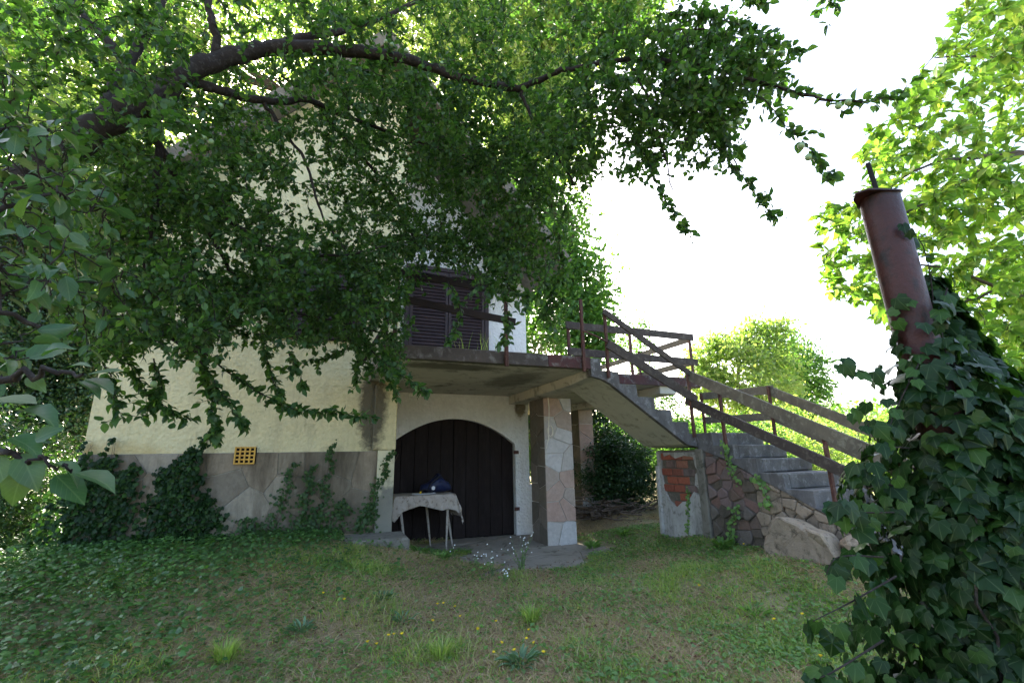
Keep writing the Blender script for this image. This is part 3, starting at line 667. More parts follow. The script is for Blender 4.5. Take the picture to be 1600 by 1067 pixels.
# ------------------------------------------------------------------ table, cloth, bag, paper, rope
tb = thing('table', S(1.5, 7.6, 0), 'small old table with thin pale legs standing before the garage door', 'table', rz=HA)
box('tabletop', (1.06, 7.40, .79), (1.96, 7.92, .815), M['legmetal'], tb, .005)
for (s, d, bs_, bd) in ((1.12, 7.45, 1.24, 7.42), (1.88, 7.45, 1.85, 7.42), (1.92, 7.86, 2.03, 7.72), (1.60, 7.86, 1.71, 7.9)):
    tube('leg', [(s, d, .79), ((s+bs_)/2, (d+bd)/2, .4), (bs_, bd, .0)], [.022, .019, .014], M['legmetal'], tb, 6, house=True)
def cloth():
    s0, s1, d0, d1, zt = 1.04, 1.98, 7.37, 7.95, .823; n1_, n2_ = 56, 44
    V = []; F = []
    for i in range(n1_+1):
        for j in range(n2_+1):
            a = -.34+(s1-s0+.68)*i/n1_; b = -.30+(d1-d0+.4)*j/n2_
            ea = max(0, -a, a-(s1-s0)); eb = max(0, -b, b-(d1-d0))
            t = min(1, max(0, a/(s1-s0)))
            fs = .62+.25*(t > .85)*(t-.85)/.15 + .5*max(0, .12-t)/.12
            if eb > 0 and ea == 0: eb *= fs+.12*math.sin(t*9+1)
            e = max(ea, eb)*1.0+.35*min(ea, eb)
            x = min(max(a, 0), s1-s0)+s0; y = min(max(b, 0), d1-d0)+d0
            rip = .018*math.sin(a*31+b*5)+.012*math.sin(a*17+2)
            k = min(1, e/.06)
            if b < 0: y -= (.012+.10*min(ea, .2)+rip*k*min(1, e*6)+.03*min(1, e*4))*k
            if b > d1-d0: y += .01*k
            if a < 0: x -= (.012+.06*eb+(.012*math.sin(b*33))*k)*k+.10*e
            if a > s1-s0: x += (.012+.012*math.sin(b*29)*k)*k+.22*e
            z = zt-e+.004*math.sin(a*23)*math.cos(b*19)-(.0 if e else 0)
            if e < .03: z += .006*(1-e/.03)
            V.append((x, y, z))
    for i in range(n1_):
        for j in range(n2_): a = i*(n2_+1)+j; F.append((a, a+n2_+1, a+n2_+2, a+1))
    o = poly('tablecloth', np.array(V)-[1.5, 7.6, .82], F, M['cloth'], None, smooth=True); o.location = tuple(S(1.5, 7.6, .82))
    md = o.modifiers.new('thickness', 'SOLIDIFY'); md.thickness = .004
    tag(o, 'stained grey canvas cloth draped over the small table', 'tablecloth')
cloth()
bg = thing('duffel_bag', S(1.72, 7.72, .83), 'navy blue bag slumped on the cloth covered table', 'bag', rz=HA)
def bag():
    bm = bmesh.new(); bmesh.ops.create_icosphere(bm, subdivisions=4, radius=1)
    for v in bm.verts:
        x, y, z = v.co; x = math.copysign(abs(x)**.7, x); z = math.copysign(abs(z)**.75, z)
        x *= .27; y *= .15; z *= .145
        zz = z+.145
        pk = math.exp(-((x-.05)/.13)**2)
        zz *= .55+.5*pk
        x += .04*zz/.2*(-1 if x > .05 else .4)
        w = .014*(fbm(x*14+3, zz*14+y*9, 4)-.5)*2
        v.co = Vector((1.74+x+w, 7.73+y+w, .832+zz+w*.6))
    return bm
bm_out('bag_body', bag(), M['bag'], bg, smooth=True)
tube('strap', [(1.58, 7.60, .86), (1.60, 7.57, .95), (1.66, 7.56, 1.02), (1.74, 7.57, 1.07), (1.80, 7.6, 1.10)], .012, M['bagdark'], bg, 6, house=True)
tube('strap', [(1.50, 7.62, .845), (1.45, 7.6, .87), (1.52, 7.57, .90), (1.6, 7.56, .88), (1.66, 7.56, .85)], .014, M['bagdark'], bg, 6, house=True)
def disc(name, c, r, h, mat, parent, n=14, axis=1):
    c = np.array(c); a = np.arange(n)*2*math.pi/n
    rings = []
    for rr, hh in ((r*.85, -h), (r, -h*.6), (r, h*.6), (r*.85, h)):
        ring = np.zeros((n, 3)); ring[:, 0] = np.cos(a)*rr; ring[:, 2] = np.sin(a)*rr; ring[:, 1] = hh
        rings.append(ring+c)
    V = np.concatenate(rings); F = [list(range(n)), list(range(4*n-1, 3*n-1, -1))]
    for k in range(3):
        for i in range(n): F.append([k*n+i, k*n+n+i, k*n+n+(i+1) % n, k*n+(i+1) % n])
    return poly(name, V, F, mat, parent)
disc('tag', (1.66, 7.545, .915), .03, .006, M['paper'], bg)
pv = np.array([(1.30, 7.40, .832), (1.66, 7.38, .833), (1.70, 7.58, .835), (1.34, 7.60, .834)])
def magazine():
    V = []; F = []; n = 8
    for i in range(n+1):
        t = i/n; cu = .018*abs(t-.45)**1.5
        for (e, z) in ((0, 0), (0, .006), (1, .006), (1, 0)):
            p = (pv[0]*(1-t)+pv[1]*t)*(1-e)+(pv[3]*(1-t)+pv[2]*t)*e
            V.append((p[0], p[1], p[2]+z+cu+.004))
        if i:
            k = (i-1)*4
            for j in range(4): F.append((k+j, k+(j+1) % 4, k+4+(j+1) % 4, k+4+j))
    F += [(3, 2, 1, 0), (n*4, n*4+1, n*4+2, n*4+3)]
    o = poly('magazine', np.array(V)-[1.5, 7.5, .83], F, M['paper'], None); o.location = tuple(S(1.5, 7.5, .83))
    tag(o, 'white printed magazine lying open at the front edge of the table', 'magazine')
magazine()
o = tag(box('lighter', (-.012, -.01, 0), (.012, .01, .03), M['yellow'], None, .004), 'tiny yellow bottle cap sized object on the magazine', 'lighter'); o.name = 'bottle_cap'; o.location = tuple(S(1.44, 7.45, .85)); o['label'] = 'tiny yellow cap standing on the magazine'; o['category'] = 'cap'
rp = []
for t in np.linspace(0, 1, 14): rp.append((3.455+.012*math.sin(t*5), 6.975, 2.34-.62*t))
for t in np.linspace(0, 1, 14): rp.append((3.475+.045*math.cos(t*6.3+3.14), 6.97, 1.78+.09*math.sin(t*6.3+3.14)))
rp += [(3.44, 6.97, 1.66), (3.41, 6.97, 1.58), (3.39, 6.97, 1.5)]
o = tube('rope', np.array(rp)-[3.42, 7, 2.3], .009, M['rope'], None, 5, house=True); o.location = tuple(S(3.42, 7, 2.3)); tag(o, 'thin pale rope with a knotted loop hanging at the stone pillar', 'rope')

# brush pile under the balcony
bp = thing('brush_pile', S(5.0, 8.2, .2), 'heap of dead brown branches behind the stone pillar', 'brush pile')
ln = []
for k in range(150):
    c = S(min(6.2, max(4.7, random.gauss(5.3, .45))), random.gauss(8.2, .3), 0); z = .2+abs(random.gauss(0, .16)); a = random.uniform(0, 6.28); L = random.uniform(.2, .75); e = random.uniform(-.25, .3)
    p = np.array([c+[0, 0, z], c+[math.cos(a)*L*.5, math.sin(a)*L*.5, z+e*.5*L+random.uniform(-.04, .04)], c+[math.cos(a)*L, math.sin(a)*L, max(.2, z+e*L)]]); ln.append((p, [.016, .011, .004]))
V, F = tubes(ln, 4); fast_mesh('branches', V, F, M['twig'], bp, kind='stuff')
for k in range(7):
    c = S(random.gauss(5.0, .4), random.gauss(8.0, .2), .3); a = random.uniform(0, 3.1)
    tube('log', [c, c+[math.cos(a)*.4, math.sin(a)*.4, .06], c+[math.cos(a)*.8, math.sin(a)*.8, .12]], [.03, .028, .024], M['twig'], bp, 7)
#@@VEG
# ================================================================== VEGETATION
def smooth_line(P, n):
    P = np.asarray(P, float); t = np.linspace(0, len(P)-1, n); i = np.clip(np.floor(t).astype(int), 0, len(P)-2); f = (t-i)[:, None]
    p0 = P[np.clip(i-1, 0, len(P)-1)]; p1 = P[i]; p2 = P[i+1]; p3 = P[np.clip(i+2, 0, len(P)-1)]
    return .5*((2*p1)+(-p0+p2)*f+(2*p0-5*p1+4*p2-p3)*f**2+(-p0+3*p1-3*p2+p3)*f**3)
class Plant:
    """a woody plant: limbs given by hand, twigs grown towards points of its crown"""
    def __init__(self): self.limbs = []; self.twigs = []; self.nodes = []; self.P = []; self.D = []; self.N = []; self.L = []
    def limb(self, pts, r0, r1, n=None):
        P = smooth_line(pts, n or len(pts)*5); P[1:-1] += rng.normal(0, .006, (len(P)-2, 3)); r = np.linspace(r0**.8, r1**.8, len(P))**1.25
        self.limbs.append((P, r)); self.nodes.append(P)
    def finish_nodes(self): self.nd = np.concatenate(self.nodes); self.nodes = [self.nd]
    def grow(self, T, leaf_zone=.45, spacing=.016, size=.06, sag=.12, droop=.25, steps=7, maxlen=9, side=0):
        nd = np.concatenate(self.nodes)
        d0 = np.array([np.min(((nd-t)**2).sum(1)) for t in T]); new = [nd]; cur = nd
        for k, t in enumerate(T[np.argsort(d0)]):
            if k % 25 == 0: cur = np.concatenate(new); new = [cur]
            i = np.argmin(((cur-t)**2).sum(1)); a = cur[i]; v = t-a; L = np.linalg.norm(v)
            if L < .05 or L > maxlen: continue
            m = a+v*.5+np.array([0, 0, sag*L])+rng.normal(0, .10*L, 3)
            u = np.linspace(0, 1, steps)[:, None]; P = (1-u)**2*a+2*u*(1-u)*m+u*u*t
            P[1:] += rng.normal(0, .008, (steps-1, 3))
            self.twigs.append((P, np.linspace(.0022+.0075*min(L, 1.3), .0014, steps))); new.append(P[1:-1])
            self.leaf_line(P, min(leaf_zone, L), spacing*1.9, size, droop)
            for _ in range(side):
                j = rng.integers(2, steps); a = P[j]; e = a+nrm(nrm(P[j]-P[j-1])*.7+rng.normal(0, .75, 3)-[0, 0, .25])*rng.uniform(.07, .20)
                Q = np.linspace(a, e, 4); Q[1:3] += rng.normal(0, .006, (2, 3)); self.twigs.append((Q, np.linspace(.0018, .0009, 4))); self.leaf_line(Q, .2, spacing*1.6, size*.95, droop)
    def leaf_line(self, P, zone, spacing, size, droop=.25):
        seg = np.linalg.norm(np.diff(P, axis=0), axis=1); cum = np.concatenate([[0], np.cumsum(seg)]); Lt = cum[-1]
        n = max(3, int(zone/spacing)); q = Lt-rng.random(n)**1.1*zone; q = np.clip(q, 0, Lt)
        Q = np.column_stack([np.interp(q, cum, P[:, i]) for i in range(3)]); T = nrm(P[-1]-P[max(0, len(P)-3)])
        rnd = rng.normal(0, 1, (n, 3)); D = nrm(T*.55+nrm(rnd)*.95-np.array([0, 0, droop]))
        self.P.append(Q+rng.normal(0, .004, (n, 3))); self.D.append(D); self.N.append(nrm(np.array([0, 0, 1.])+rng.normal(0, .55, (n, 3)))); self.L.append(size*rng.uniform(.6, 1.25, n))
    def build(self, root, lm, wm, T=T_SIMPLE, ratio=.52, cap=0, smooth=False, name='leaves'):
        for k, (P, r) in enumerate(self.limbs):
            V, F = tubes([(P, r*(1+.08*np.sin(np.arange(len(P))*1.9)))], 10); fast_mesh('limb', V, F, wm, root, smooth=True)
        if self.twigs:
            V, F = tubes(self.twigs, 4); fast_mesh('twigs', V, F, wm, root, kind='stuff')
        P = np.concatenate(self.P); D = np.concatenate(self.D); Nn = np.concatenate(self.N); L = np.concatenate(self.L)
        leaves(name, P, D, Nn, L, L*ratio*rng.uniform(.85, 1.15, len(L)), lm, root, T, cap=cap, smooth=smooth, T2=T_MID, veins=smooth)
        return len(P)
def blob_pts(blobs):
    out = []
    for cx, cy, rx, ry, y0, y1, n in blobs:
        a = rng.uniform(0, 2*math.pi, n); r = np.sqrt(rng.random(n)); Y = rng.uniform(y0, y1, n)
        for i in range(n): out.append(at(cx+rx*r[i]*math.cos(a[i]), cy+ry*r[i]*math.sin(a[i]), Y[i]))
    return np.array(out)
def line_at(L): return np.array([at(*p) for p in L])

# ---------------------------------------------------------------- plum tree over the yard
PT = at(-170, 560, 2.3); base = np.array([PT[0]-.25, PT[1]-.1, 0]); base[2] = float(ground(base[0], base[1]))-.05
plum = thing('plum_tree', base, 'large plum tree with green fruit arching over the yard from the left', 'tree')
p = Plant()
p.limb([base, base+[.05, .05, .7], at(-110, 430, 2.35), at(20, 300, 2.45), at(120, 220, 2.55), at(190, 176, 2.62)], .13, .085)
p.limb(line_at([(190, 176, 2.62), (250, 145, 2.7), (300, 110, 2.8), (380, 85, 3.0), (440, 75, 3.1), (560, 82, 3.25), (640, 95, 3.3), (720, 120, 3.3), (812, 140, 3.2)]), .088, .030, 50)
p.limb(line_at([(812, 140, 3.2), (850, 122, 3.1), (900, 106, 3.0), (980, 95, 2.85), (1100, 105, 2.6), (1190, 130, 2.45), (1260, 150, 2.35), (1330, 158, 2.3), (1400, 156, 2.25)]), .026, .003, 40)
p.limb(line_at([(335, 97, 2.9), (338, 60, 2.85), (328, 20, 2.8), (322, -60, 2.8)]), .034, .022)
p.limb(line_at([(240, 145, 2.7), (205, 110, 2.6), (165, 60, 2.55), (120, 10, 2.5), (90, -60, 2.5)]), .036, .018)
p.limb(line_at([(425, 78, 3.08), (470, 58, 3.2), (540, 48, 3.4), (610, 22, 3.6), (690, -15, 3.8)]), .042, .016)
p.limb(line_at([(285, 122, 2.78), (340, 140, 3.0), (410, 158, 3.3), (490, 160, 3.6), (525, 200, 3.9), (560, 240, 4.1), (610, 300, 4.3), (650, 380, 4.4)]), .04, .010, 40)
p.limb(line_at([(490, 160, 3.6), (560, 190, 3.8), (650, 220, 4.0), (760, 260, 4.1), (850, 300, 4.1)]), .024, .007)
p.limb(line_at([(410, 158, 3.3), (440, 200, 3.4), (480, 260, 3.4), (500, 330, 3.5), (540, 390, 3.6)]), .018, .006)
p.limb(line_at([(225, 160, 2.66), (250, 230, 2.9), (300, 310, 3.2), (370, 350, 3.4), (430, 390, 3.5), (520, 400, 3.6), (640, 378, 3.7)]), .034, .008, 36)
p.limb(line_at([(250, 230, 2.9), (240, 330, 3.0), (230, 430, 3.1), (260, 520, 3.1), (330, 560, 3.2)]), .026, .009)
p.limb(line_at([(300, 310, 3.2), (360, 420, 3.5), (430, 480, 3.7), (520, 500, 3.8), (600, 520, 3.9)]), .020, .006)
p.limb(line_at([(812, 140, 3.2), (830, 180, 3.25), (870, 240, 3.3), (900, 290, 3.4)]), .016, .006)
p.limb(line_at([(980, 95, 2.85), (1010, 150, 2.8), (1035, 230, 2.8), (1050, 300, 2.85)]), .011, .004)
p.limb(line_at([(1040, 100, 2.75), (1080, 160, 2.7), (1120, 210, 2.65), (1160, 270, 2.65)]), .011, .004)
p.limb(line_at([(930, 100, 2.95), (1000, 60, 2.8), (1080, 45, 2.6), (1160, 60, 2.5)]), .012, .004)
p.limb(line_at([(170, 185, 2.62), (175, 140, 2.75), (205, 90, 2.9), (240, 30, 3.0), (270, -40, 3.1)]), .05, .028)
p.limb(line_at([(520, 200, 3.9), (500, 170, 3.7), (470, 140, 3.5), (440, 120, 3.3)]), .012, .008)
T = blob_pts([(1040, 120, 150, 80, 2.4, 3.2, 150), (1150, 130, 90, 50, 2.3, 2.9, 50), (960, 220, 110, 60, 2.6, 3.4, 70), (1080, 220, 60, 50, 2.5, 3.0, 26), (1130, 60, 90, 40, 2.3, 2.9, 30), (650, 260, 150, 130, 3.8, 5.2, 230), (770, 330, 120, 120, 3.8, 5.2, 170), (560, 330, 80, 70, 3.8, 5.2, 45), (600, 130, 120, 60, 3.4, 4.8, 90), (800, 200, 130, 80, 3.5, 5, 110), (170, 300, 120, 80, 2.6, 4, 70), (350, 480, 120, 60, 3, 4.6, 90), (540, 500, 80, 40, 3.6, 4.8, 60), (400, 120, 100, 30, 3, 4, 30), (560, 120, 90, 40, 3.0, 4.2, 60), (660, 160, 80, 40, 3.2, 4.4, 50), (520, 190, 60, 40, 3.2, 4.2, 20), (730, 260, 80, 60, 3.4, 4.8, 60), (400, 210, 70, 40, 3.0, 4.2, 30), (110, 120, 200, 140, 1.9, 3.2, 214), (330, 40, 240, 90, 2.3, 4.2, 132), (600, 50, 230, 80, 2.6, 4.4, 140), (840, 60, 170, 85, 2.7, 4.2, 156),
              (1010, 60, 130, 75, 2.5, 3.5, 115), (1130, 100, 110, 55, 2.4, 3.0, 79), (960, 190, 140, 70, 2.7, 3.9, 132), (1100, 180, 70, 40, 2.5, 3.1, 39),
              (690, 190, 200, 80, 3, 4.6, 198), (420, 200, 130, 60, 2.8, 4.3, 59), (300, 260, 150, 110, 2.6, 4.2, 181), (250, 330, 120, 80, 2.6, 4.2, 150), (380, 300, 80, 70, 2.8, 4.2, 60), (200, 430, 90, 100, 2.4, 3.8, 90), (500, 440, 110, 60, 3.4, 4.8, 130), (720, 390, 90, 35, 3.6, 4.8, 60), (820, 380, 60, 60, 3.5, 4.8, 70), (300, 400, 190, 110, 2.6, 4.4, 346), (230, 480, 150, 90, 2.2, 3.8, 181),
              (470, 470, 170, 70, 3, 4.9, 247), (500, 400, 130, 60, 3.2, 4.6, 115), (700, 320, 160, 90, 3.4, 5.0, 247), (570, 260, 70, 70, 3.4, 4.6, 49), (600, 430, 60, 60, 3.4, 4.7, 99),
              (800, 430, 60, 45, 3.2, 4.2, 49), (840, 260, 90, 70, 3.3, 5, 115), (600, 540, 60, 45, 3.6, 4.4, 49), (860, 480, 30, 35, 3.8, 4.4, 19), (780, 370, 70, 50, 3.4, 4.6, 49)])
p.grow(T, .42, .0125, .049, side=2)
sprays = [([(990, 215, 2.8), (1020, 270, 2.8), (1045, 320, 2.8), (1078, 362, 2.78)], .011), ([(1110, 200, 2.65), (1140, 250, 2.65), (1175, 290, 2.65), (1208, 342, 2.65)], .011),
          ([(1150, 120, 2.45), (1210, 180, 2.4), (1250, 215, 2.35), (1305, 275, 2.3)], .013), ([(1180, 125, 2.45), (1250, 145, 2.35), (1330, 158, 2.3), (1395, 155, 2.25), (1425, 130, 2.25)], .017),
          ([(1040, 20, 2.6), (1120, 30, 2.5), (1190, 55, 2.45), (1255, 80, 2.4)], .012), ([(1080, 120, 2.6), (1130, 200, 2.6), (1150, 230, 2.6)], .012),
          ([(330, 560, 3.2), (380, 600, 3.2), (450, 635, 3.2), (530, 645, 3.2), (582, 652, 3.2)], .009), ([(310, 540, 3.2), (325, 600, 3.15), (335, 650, 3.1), (340, 690, 3.1)], .007), ([(310, 560, 3.1), (350, 620, 3.1), (385, 670, 3.1)], .009),
          ([(190, 520, 2.9), (200, 570, 2.9), (240, 620, 2.9), (300, 655, 2.9)], .010), ([(410, 540, 3.4), (424, 583, 3.4), (445, 640, 3.4)], .010), ([(450, 550, 3.5), (463, 577, 3.5), (475, 605, 3.5)], .013),
          ([(560, 530, 3.8), (600, 570, 3.7), (640, 595, 3.6), (668, 612, 3.6)], .010), ([(560, 540, 3.8), (560, 570, 3.8), (555, 605, 3.8)], .014), ([(600, 540, 3.8), (600, 575, 3.8), (620, 620, 3.8)], .012),
          ([(540, 545, 3.9), (500, 560, 3.9), (440, 575, 3.8)], .014), ([(700, 440, 3.8), (720, 490, 3.8), (700, 540, 3.8)], .014), ([(790, 470, 3.6), (795, 510, 3.6), (780, 540, 3.6)], .014),
          ([(870, 360, 3.9), (880, 420, 3.9), (850, 480, 3.9)], .012), ([(1150, -30, 2.5), (1165, 0, 2.5), (1200, 5, 2.5)], .014), ([(1270, -30, 2.4), (1290, 0, 2.4), (1310, 12, 2.4)], .014),
          ([(760, 400, 3.6), (800, 450, 3.6), (850, 470, 3.6)], .013), ([(150, 540, 2.7), (170, 590, 2.7), (190, 650, 2.7)], .012), ([(240, 560, 2.9), (250, 600, 2.9), (230, 650, 2.9)], .012)]
for pts, sp in sprays:
    P = smooth_line(line_at(pts), 14); P[1:-1] += rng.normal(0, .008, (12, 3)); p.twigs.append((P, np.linspace(.006, .0012, 14)))
    Lt = np.linalg.norm(np.diff(P, axis=0), axis=1).sum()
    for _ in range(3): p.leaf_line(P, Lt, sp*2.0, .064, .3)
    for k in range(3, 14):                                  # short side twigs
        if rng.random() < .55:
            e = P[k]+rng.normal(0, .05, 3)-np.array([0, 0, .03]); Q = np.linspace(P[k], e, 5); p.twigs.append((Q, np.linspace(.0025, .001, 5))); p.leaf_line(Q, .08, .014, .058, .2)
nl = p.build(plum, M['leaf_plum'], M['bark'], T_PLUM, .62, cap=300, name='leaves')
print('plum leaves', nl)
fruit = bmesh.new(); bmesh.ops.create_icosphere(fruit, subdivisions=2, radius=.019)
fme = bpy.data.meshes.new('fruit'); fruit.to_mesh(fme); fruit.free(); fme.materials.append(M['plum'])
fme.polygons.foreach_set('use_smooth', [True]*len(fme.polygons))
for (x, y, Y) in [(1161, 67, 2.4), (1205, 82, 2.38), (1222, 84, 2.4), (1310, 166, 2.28), (1325, 160, 2.28), (1252, 228, 2.3), (1263, 246, 2.3), (1118, 262, 2.55), (1106, 98, 2.5), (1060, 60, 2.6), (927, 105, 2.9), (941, 101, 2.9), (612, 70, 3.1),
                  (604, 66, 3.1), (635, 80, 3.1), (345, 166, 2.7), (330, 222, 2.7), (318, 215, 2.7), (306, 578, 2.8), (308, 560, 2.8), (240, 600, 2.75), (640, 250, 3.3), (686, 330, 3.4), (1140, 195, 2.5), (1155, 190, 2.5), (1020, 100, 2.7), (1050, 130, 2.7), (690, 100, 3.1)]:
    o = bpy.data.objects.new('fruit', fme); COL.objects.link(o); o.parent = plum; o.location = tuple(at(x, y, Y)-base); o.scale = (1, 1, 1.1)

# ---------------------------------------------------------------- broad-leaved branch close to the camera at the left
sb = at(-330, 900, 1.0); sb[2] = float(ground(sb[0], sb[1]))
pear = thing('broadleaf_tree', sb, 'close broad-leaved tree whose big dark glossy leaves hang in at the left edge', 'tree')
q = Plant()
q.limb([sb, sb+[0, 0, .8], at(-260, 420, 1.05), at(-200, 250, 1.1), at(-120, 60, 1.2)], .05, .02)
q.limb([at(-260, 420, 1.05), at(-140, 380, 1.15), at(-20, 330, 1.25), at(90, 300, 1.4)], .018, .004)
q.limb([at(-260, 520, 1.0), at(-120, 560, .95), at(-10, 590, .9), at(60, 580, .88), at(130, 585, .88)], .014, .003)
q.limb([at(-260, 560, 1.0), at(-120, 640, .85), at(-20, 700, .80), at(45, 722, .8)], .014, .003)
q.limb([at(-200, 250, 1.1), at(-90, 220, 1.3), at(30, 200, 1.6)], .014, .004)
q.limb([at(-260, 420, 1.05), at(-100, 470, 1.1), at(20, 500, 1.2), at(110, 520, 1.3)], .014, .004)
T = blob_pts([(40, 300, 90, 130, 1.15, 1.7, 46), (50, 440, 90, 80, 1.1, 1.6, 34), (100, 360, 90, 90, 1.5, 2.1, 40), (130, 470, 90, 80, 1.6, 2.2, 34), (20, 180, 70, 80, 1.3, 1.9, 22), (10, 560, 40, 50, .9, 1.2, 8), (90, 250, 80, 60, 1.5, 2.2, 20)])
q.grow(T, .16, .018, .070, sag=.05)
def big(px, py, Y, tx, ty, L, tilt=0.):
    a = at(px, py, Y); b = at(tx, ty, Y+tilt); D = nrm(b-a); q.P.append(a[None]); q.D.append(D[None]); q.N.append(nrm(np.array([[.1, -.55, .9]])+rng.normal(0, .25, (1, 3)))); q.L.append(np.array([L]))
for a in [(130, 585, .88, 182, 578, .075), (128, 590, .88, 190, 612, .07), (118, 592, .88, 172, 625, .065), (100, 575, .9, 128, 570, .05), (60, 560, .9, 90, 545, .06), (40, 585, .9, 70, 610, .055), (20, 560, .9, -20, 590, .07),
          (20, 640, .82, 92, 655, .085), (10, 680, .8, 50, 700, .07), (40, 722, .8, 22, 775, .07), (80, 735, .8, 130, 780, .085), (110, 735, .8, 172, 755, .085), (70, 722, .8, 118, 740, .07), (-10, 700, .8, 10, 760, .07), (48, 690, .8, 80, 675, .05), (-10, 620, .82, 40, 625, .08), (30, 700, .8, 60, 770, .08)]:
    big(*a)
q.limb([at(45, 722, .8), at(80, 728, .8), at(112, 733, .8)], .003, .0015)
q.build(pear, M['leaf_big'], M['bark'], T_PLUM, .52, cap=300, smooth=True)

# ---------------------------------------------------------------- light-leaved tree at the right edge
rb = np.array([7.3, 5.0, 0.]); rb[2] = float(ground(rb[0], rb[1]))
wal = thing('walnut_tree', rb, 'bright yellow green backlit tree reaching in at the right edge behind the pipe', 'tree')
w = Plant()
w.limb([rb, rb+[0, .1, 1.4], rb+[-.2, 0, 2.6], rb+[-.2, -.1, 3.6], rb+[-.1, 0, 5]], .12, .05)
w.limb([rb+[-.2, 0, 2.6], at(1640, 262, 4.4), at(1595, 240, 4.2), at(1530, 246, 4.1), at(1450, 258, 4.0), at(1380, 300, 4.0)], .04, .006)
w.limb([at(1595, 240, 4.2), at(1540, 262, 4.1), at(1480, 295, 4.0), at(1420, 330, 4.0), at(1360, 350, 3.9)], .028, .005)
w.limb([rb+[-.2, 0, 2.2], at(1640, 480, 4.3), at(1560, 450, 4.2), at(1480, 420, 4.1), at(1380, 410, 4.1)], .03, .006)
w.limb([rb+[-.2, 0, 3.4], at(1620, 120, 4.4), at(1540, 90, 4.3), at(1460, 90, 4.2)], .03, .006)
w.limb([at(1560, 450, 4.2), at(1480, 480, 4.2), at(1400, 470, 4.1), at(1320, 470, 4.1)], .012, .004)
T = blob_pts([(1560, 60, 90, 80, 3.6, 5.2, 70), (1520, 160, 110, 60, 3.6, 5.0, 46), (1400, 215, 70, 30, 3.7, 4.6, 18), (1470, 260, 140, 60, 3.5, 5, 80), (1400, 350, 110, 60, 3.6, 4.8, 80), (1540, 360, 90, 90, 3.7, 5.2, 120),
              (1350, 430, 70, 40, 3.7, 4.8, 46), (1480, 470, 130, 50, 3.8, 5.2, 70), (1570, 540, 60, 80, 3.8, 5.4, 70), (1620, 300, 60, 250, 3.6, 5.4, 60), (1300, 360, 30, 60, 3.8, 4.4, 10), (1570, 660, 60, 60, 4.2, 5.4, 30)])
w.grow(T, .40, .007, .11, sag=.08)
w.build(wal, M['leaf_right'], M['bark2'], T_SIMPLE, .5)

# ---------------------------------------------------------------- trees further off
def far_tree(name, bx, by, blobs, leaf, mat, label, cat='tree', group=None, tr=.12, n_clump=60, per=60, cr=.35, bark='bark2', ratio=.6, trunk_top=None):
    """blobs: (dx, dy, z, rx, ry, rz, weight); leaves sit in clumps that fill each lobe unevenly"""
    bz = float(ground(bx, by)); root = thing(name, (bx, by, bz), label, cat, group)
    tw = sum(b[6] for b in blobs); C = []; Pp = []
    for dx, dy, z, rx, ry, rz, wt in blobs:
        k = max(3, int(n_clump*wt/tw)); u = nrm(rng.normal(0, 1, (k, 3))); r = rng.random(k)**.35
        c = np.array([bx+dx, by+dy, bz+z])+u*r[:, None]*np.array([rx, ry, rz]); C.append(c)
    C = np.concatenate(C); top = trunk_top or max(b[2] for b in blobs)*.8
    P = smooth_line([[bx, by, bz-.1], [bx+.1, by, bz+top*.4], [bx-.05, by+.1, bz+top*.75], [bx+.1, by, bz+top]], 14)
    V, F = tubes([(P, np.linspace(tr, tr*.25, 14))], 8); fast_mesh('trunk', V, F, M[bark], root, smooth=True)
    ln = []
    for c in C[::2]:
        i = int(np.argmin(((P[2:]-(c-[0, 0, .45*math.hypot(*(c-P[8])[:2])]))**2).sum(1)))+2; a = P[i]; m = (a+c)/2+np.array([0, 0, -.1*abs(c[2]-a[2])]); u = np.linspace(0, 1, 6)[:, None]
        ln.append(((1-u)**2*a+2*u*(1-u)*m+u*u*c, np.linspace(tr*.07, .005, 6)))
    V, F = tubes(ln, 4); fast_mesh('branches', V, F, M[bark], root, kind='stuff')
    n = len(C)*per; idx = np.repeat(np.arange(len(C)), per); sz = rng.uniform(.6, 1.3, len(C))*cr
    off = rng.normal(0, 1, (n, 3))*np.array([.55, .55, .38])*sz[idx, None]; Q = C[idx]+off
    D = nrm(nrm(off)*.7+rng.normal(0, .6, (n, 3))-np.array([0, 0, .25])); Nn = nrm(np.array([0, 0, 1.])+rng.normal(0, .6, (n, 3)))
    L = leaf*rng.uniform(.6, 1.3, n)
    leaves('crown', Q, D, Nn, L, L*ratio, M[mat], root, T_SIMPLE)
    return root
def px_blob(px, py, Y, rpx, rpy, base, wt, depth=None):
    c = at(px, py, Y); k = (c@FW-EYE*FW[2])/FPX
    bz = float(ground(*base)); return (c[0]-base[0], c[1]-base[1], c[2]-bz, rpx*k, depth or rpx*k, rpy*k, wt)
def ptree(name, base, bl, leaf, mat, label, **kw):
    far_tree(name, base[0], base[1], [px_blob(b[0], b[1], b[2], b[3], b[4], base, b[5]) for b in bl], leaf, mat, label, **kw)
b = at(905, 640, 13)[:2]
ptree('tree', b, [(905, 450, 13, 45, 75, 3), (880, 400, 13.5, 50, 60, 3), (850, 330, 14, 60, 70, 3), (860, 520, 13, 80, 50, 3), (925, 520, 12.8, 30, 60, 2), (790, 300, 14.5, 80, 100, 3), (820, 450, 13.5, 70, 60, 3)], .16, 'leaf_far',
      'mid green tree rising right behind the balcony and the house corner', n_clump=300, per=75, cr=.5, tr=.2)
b = at(1165, 660, 18)[:2]
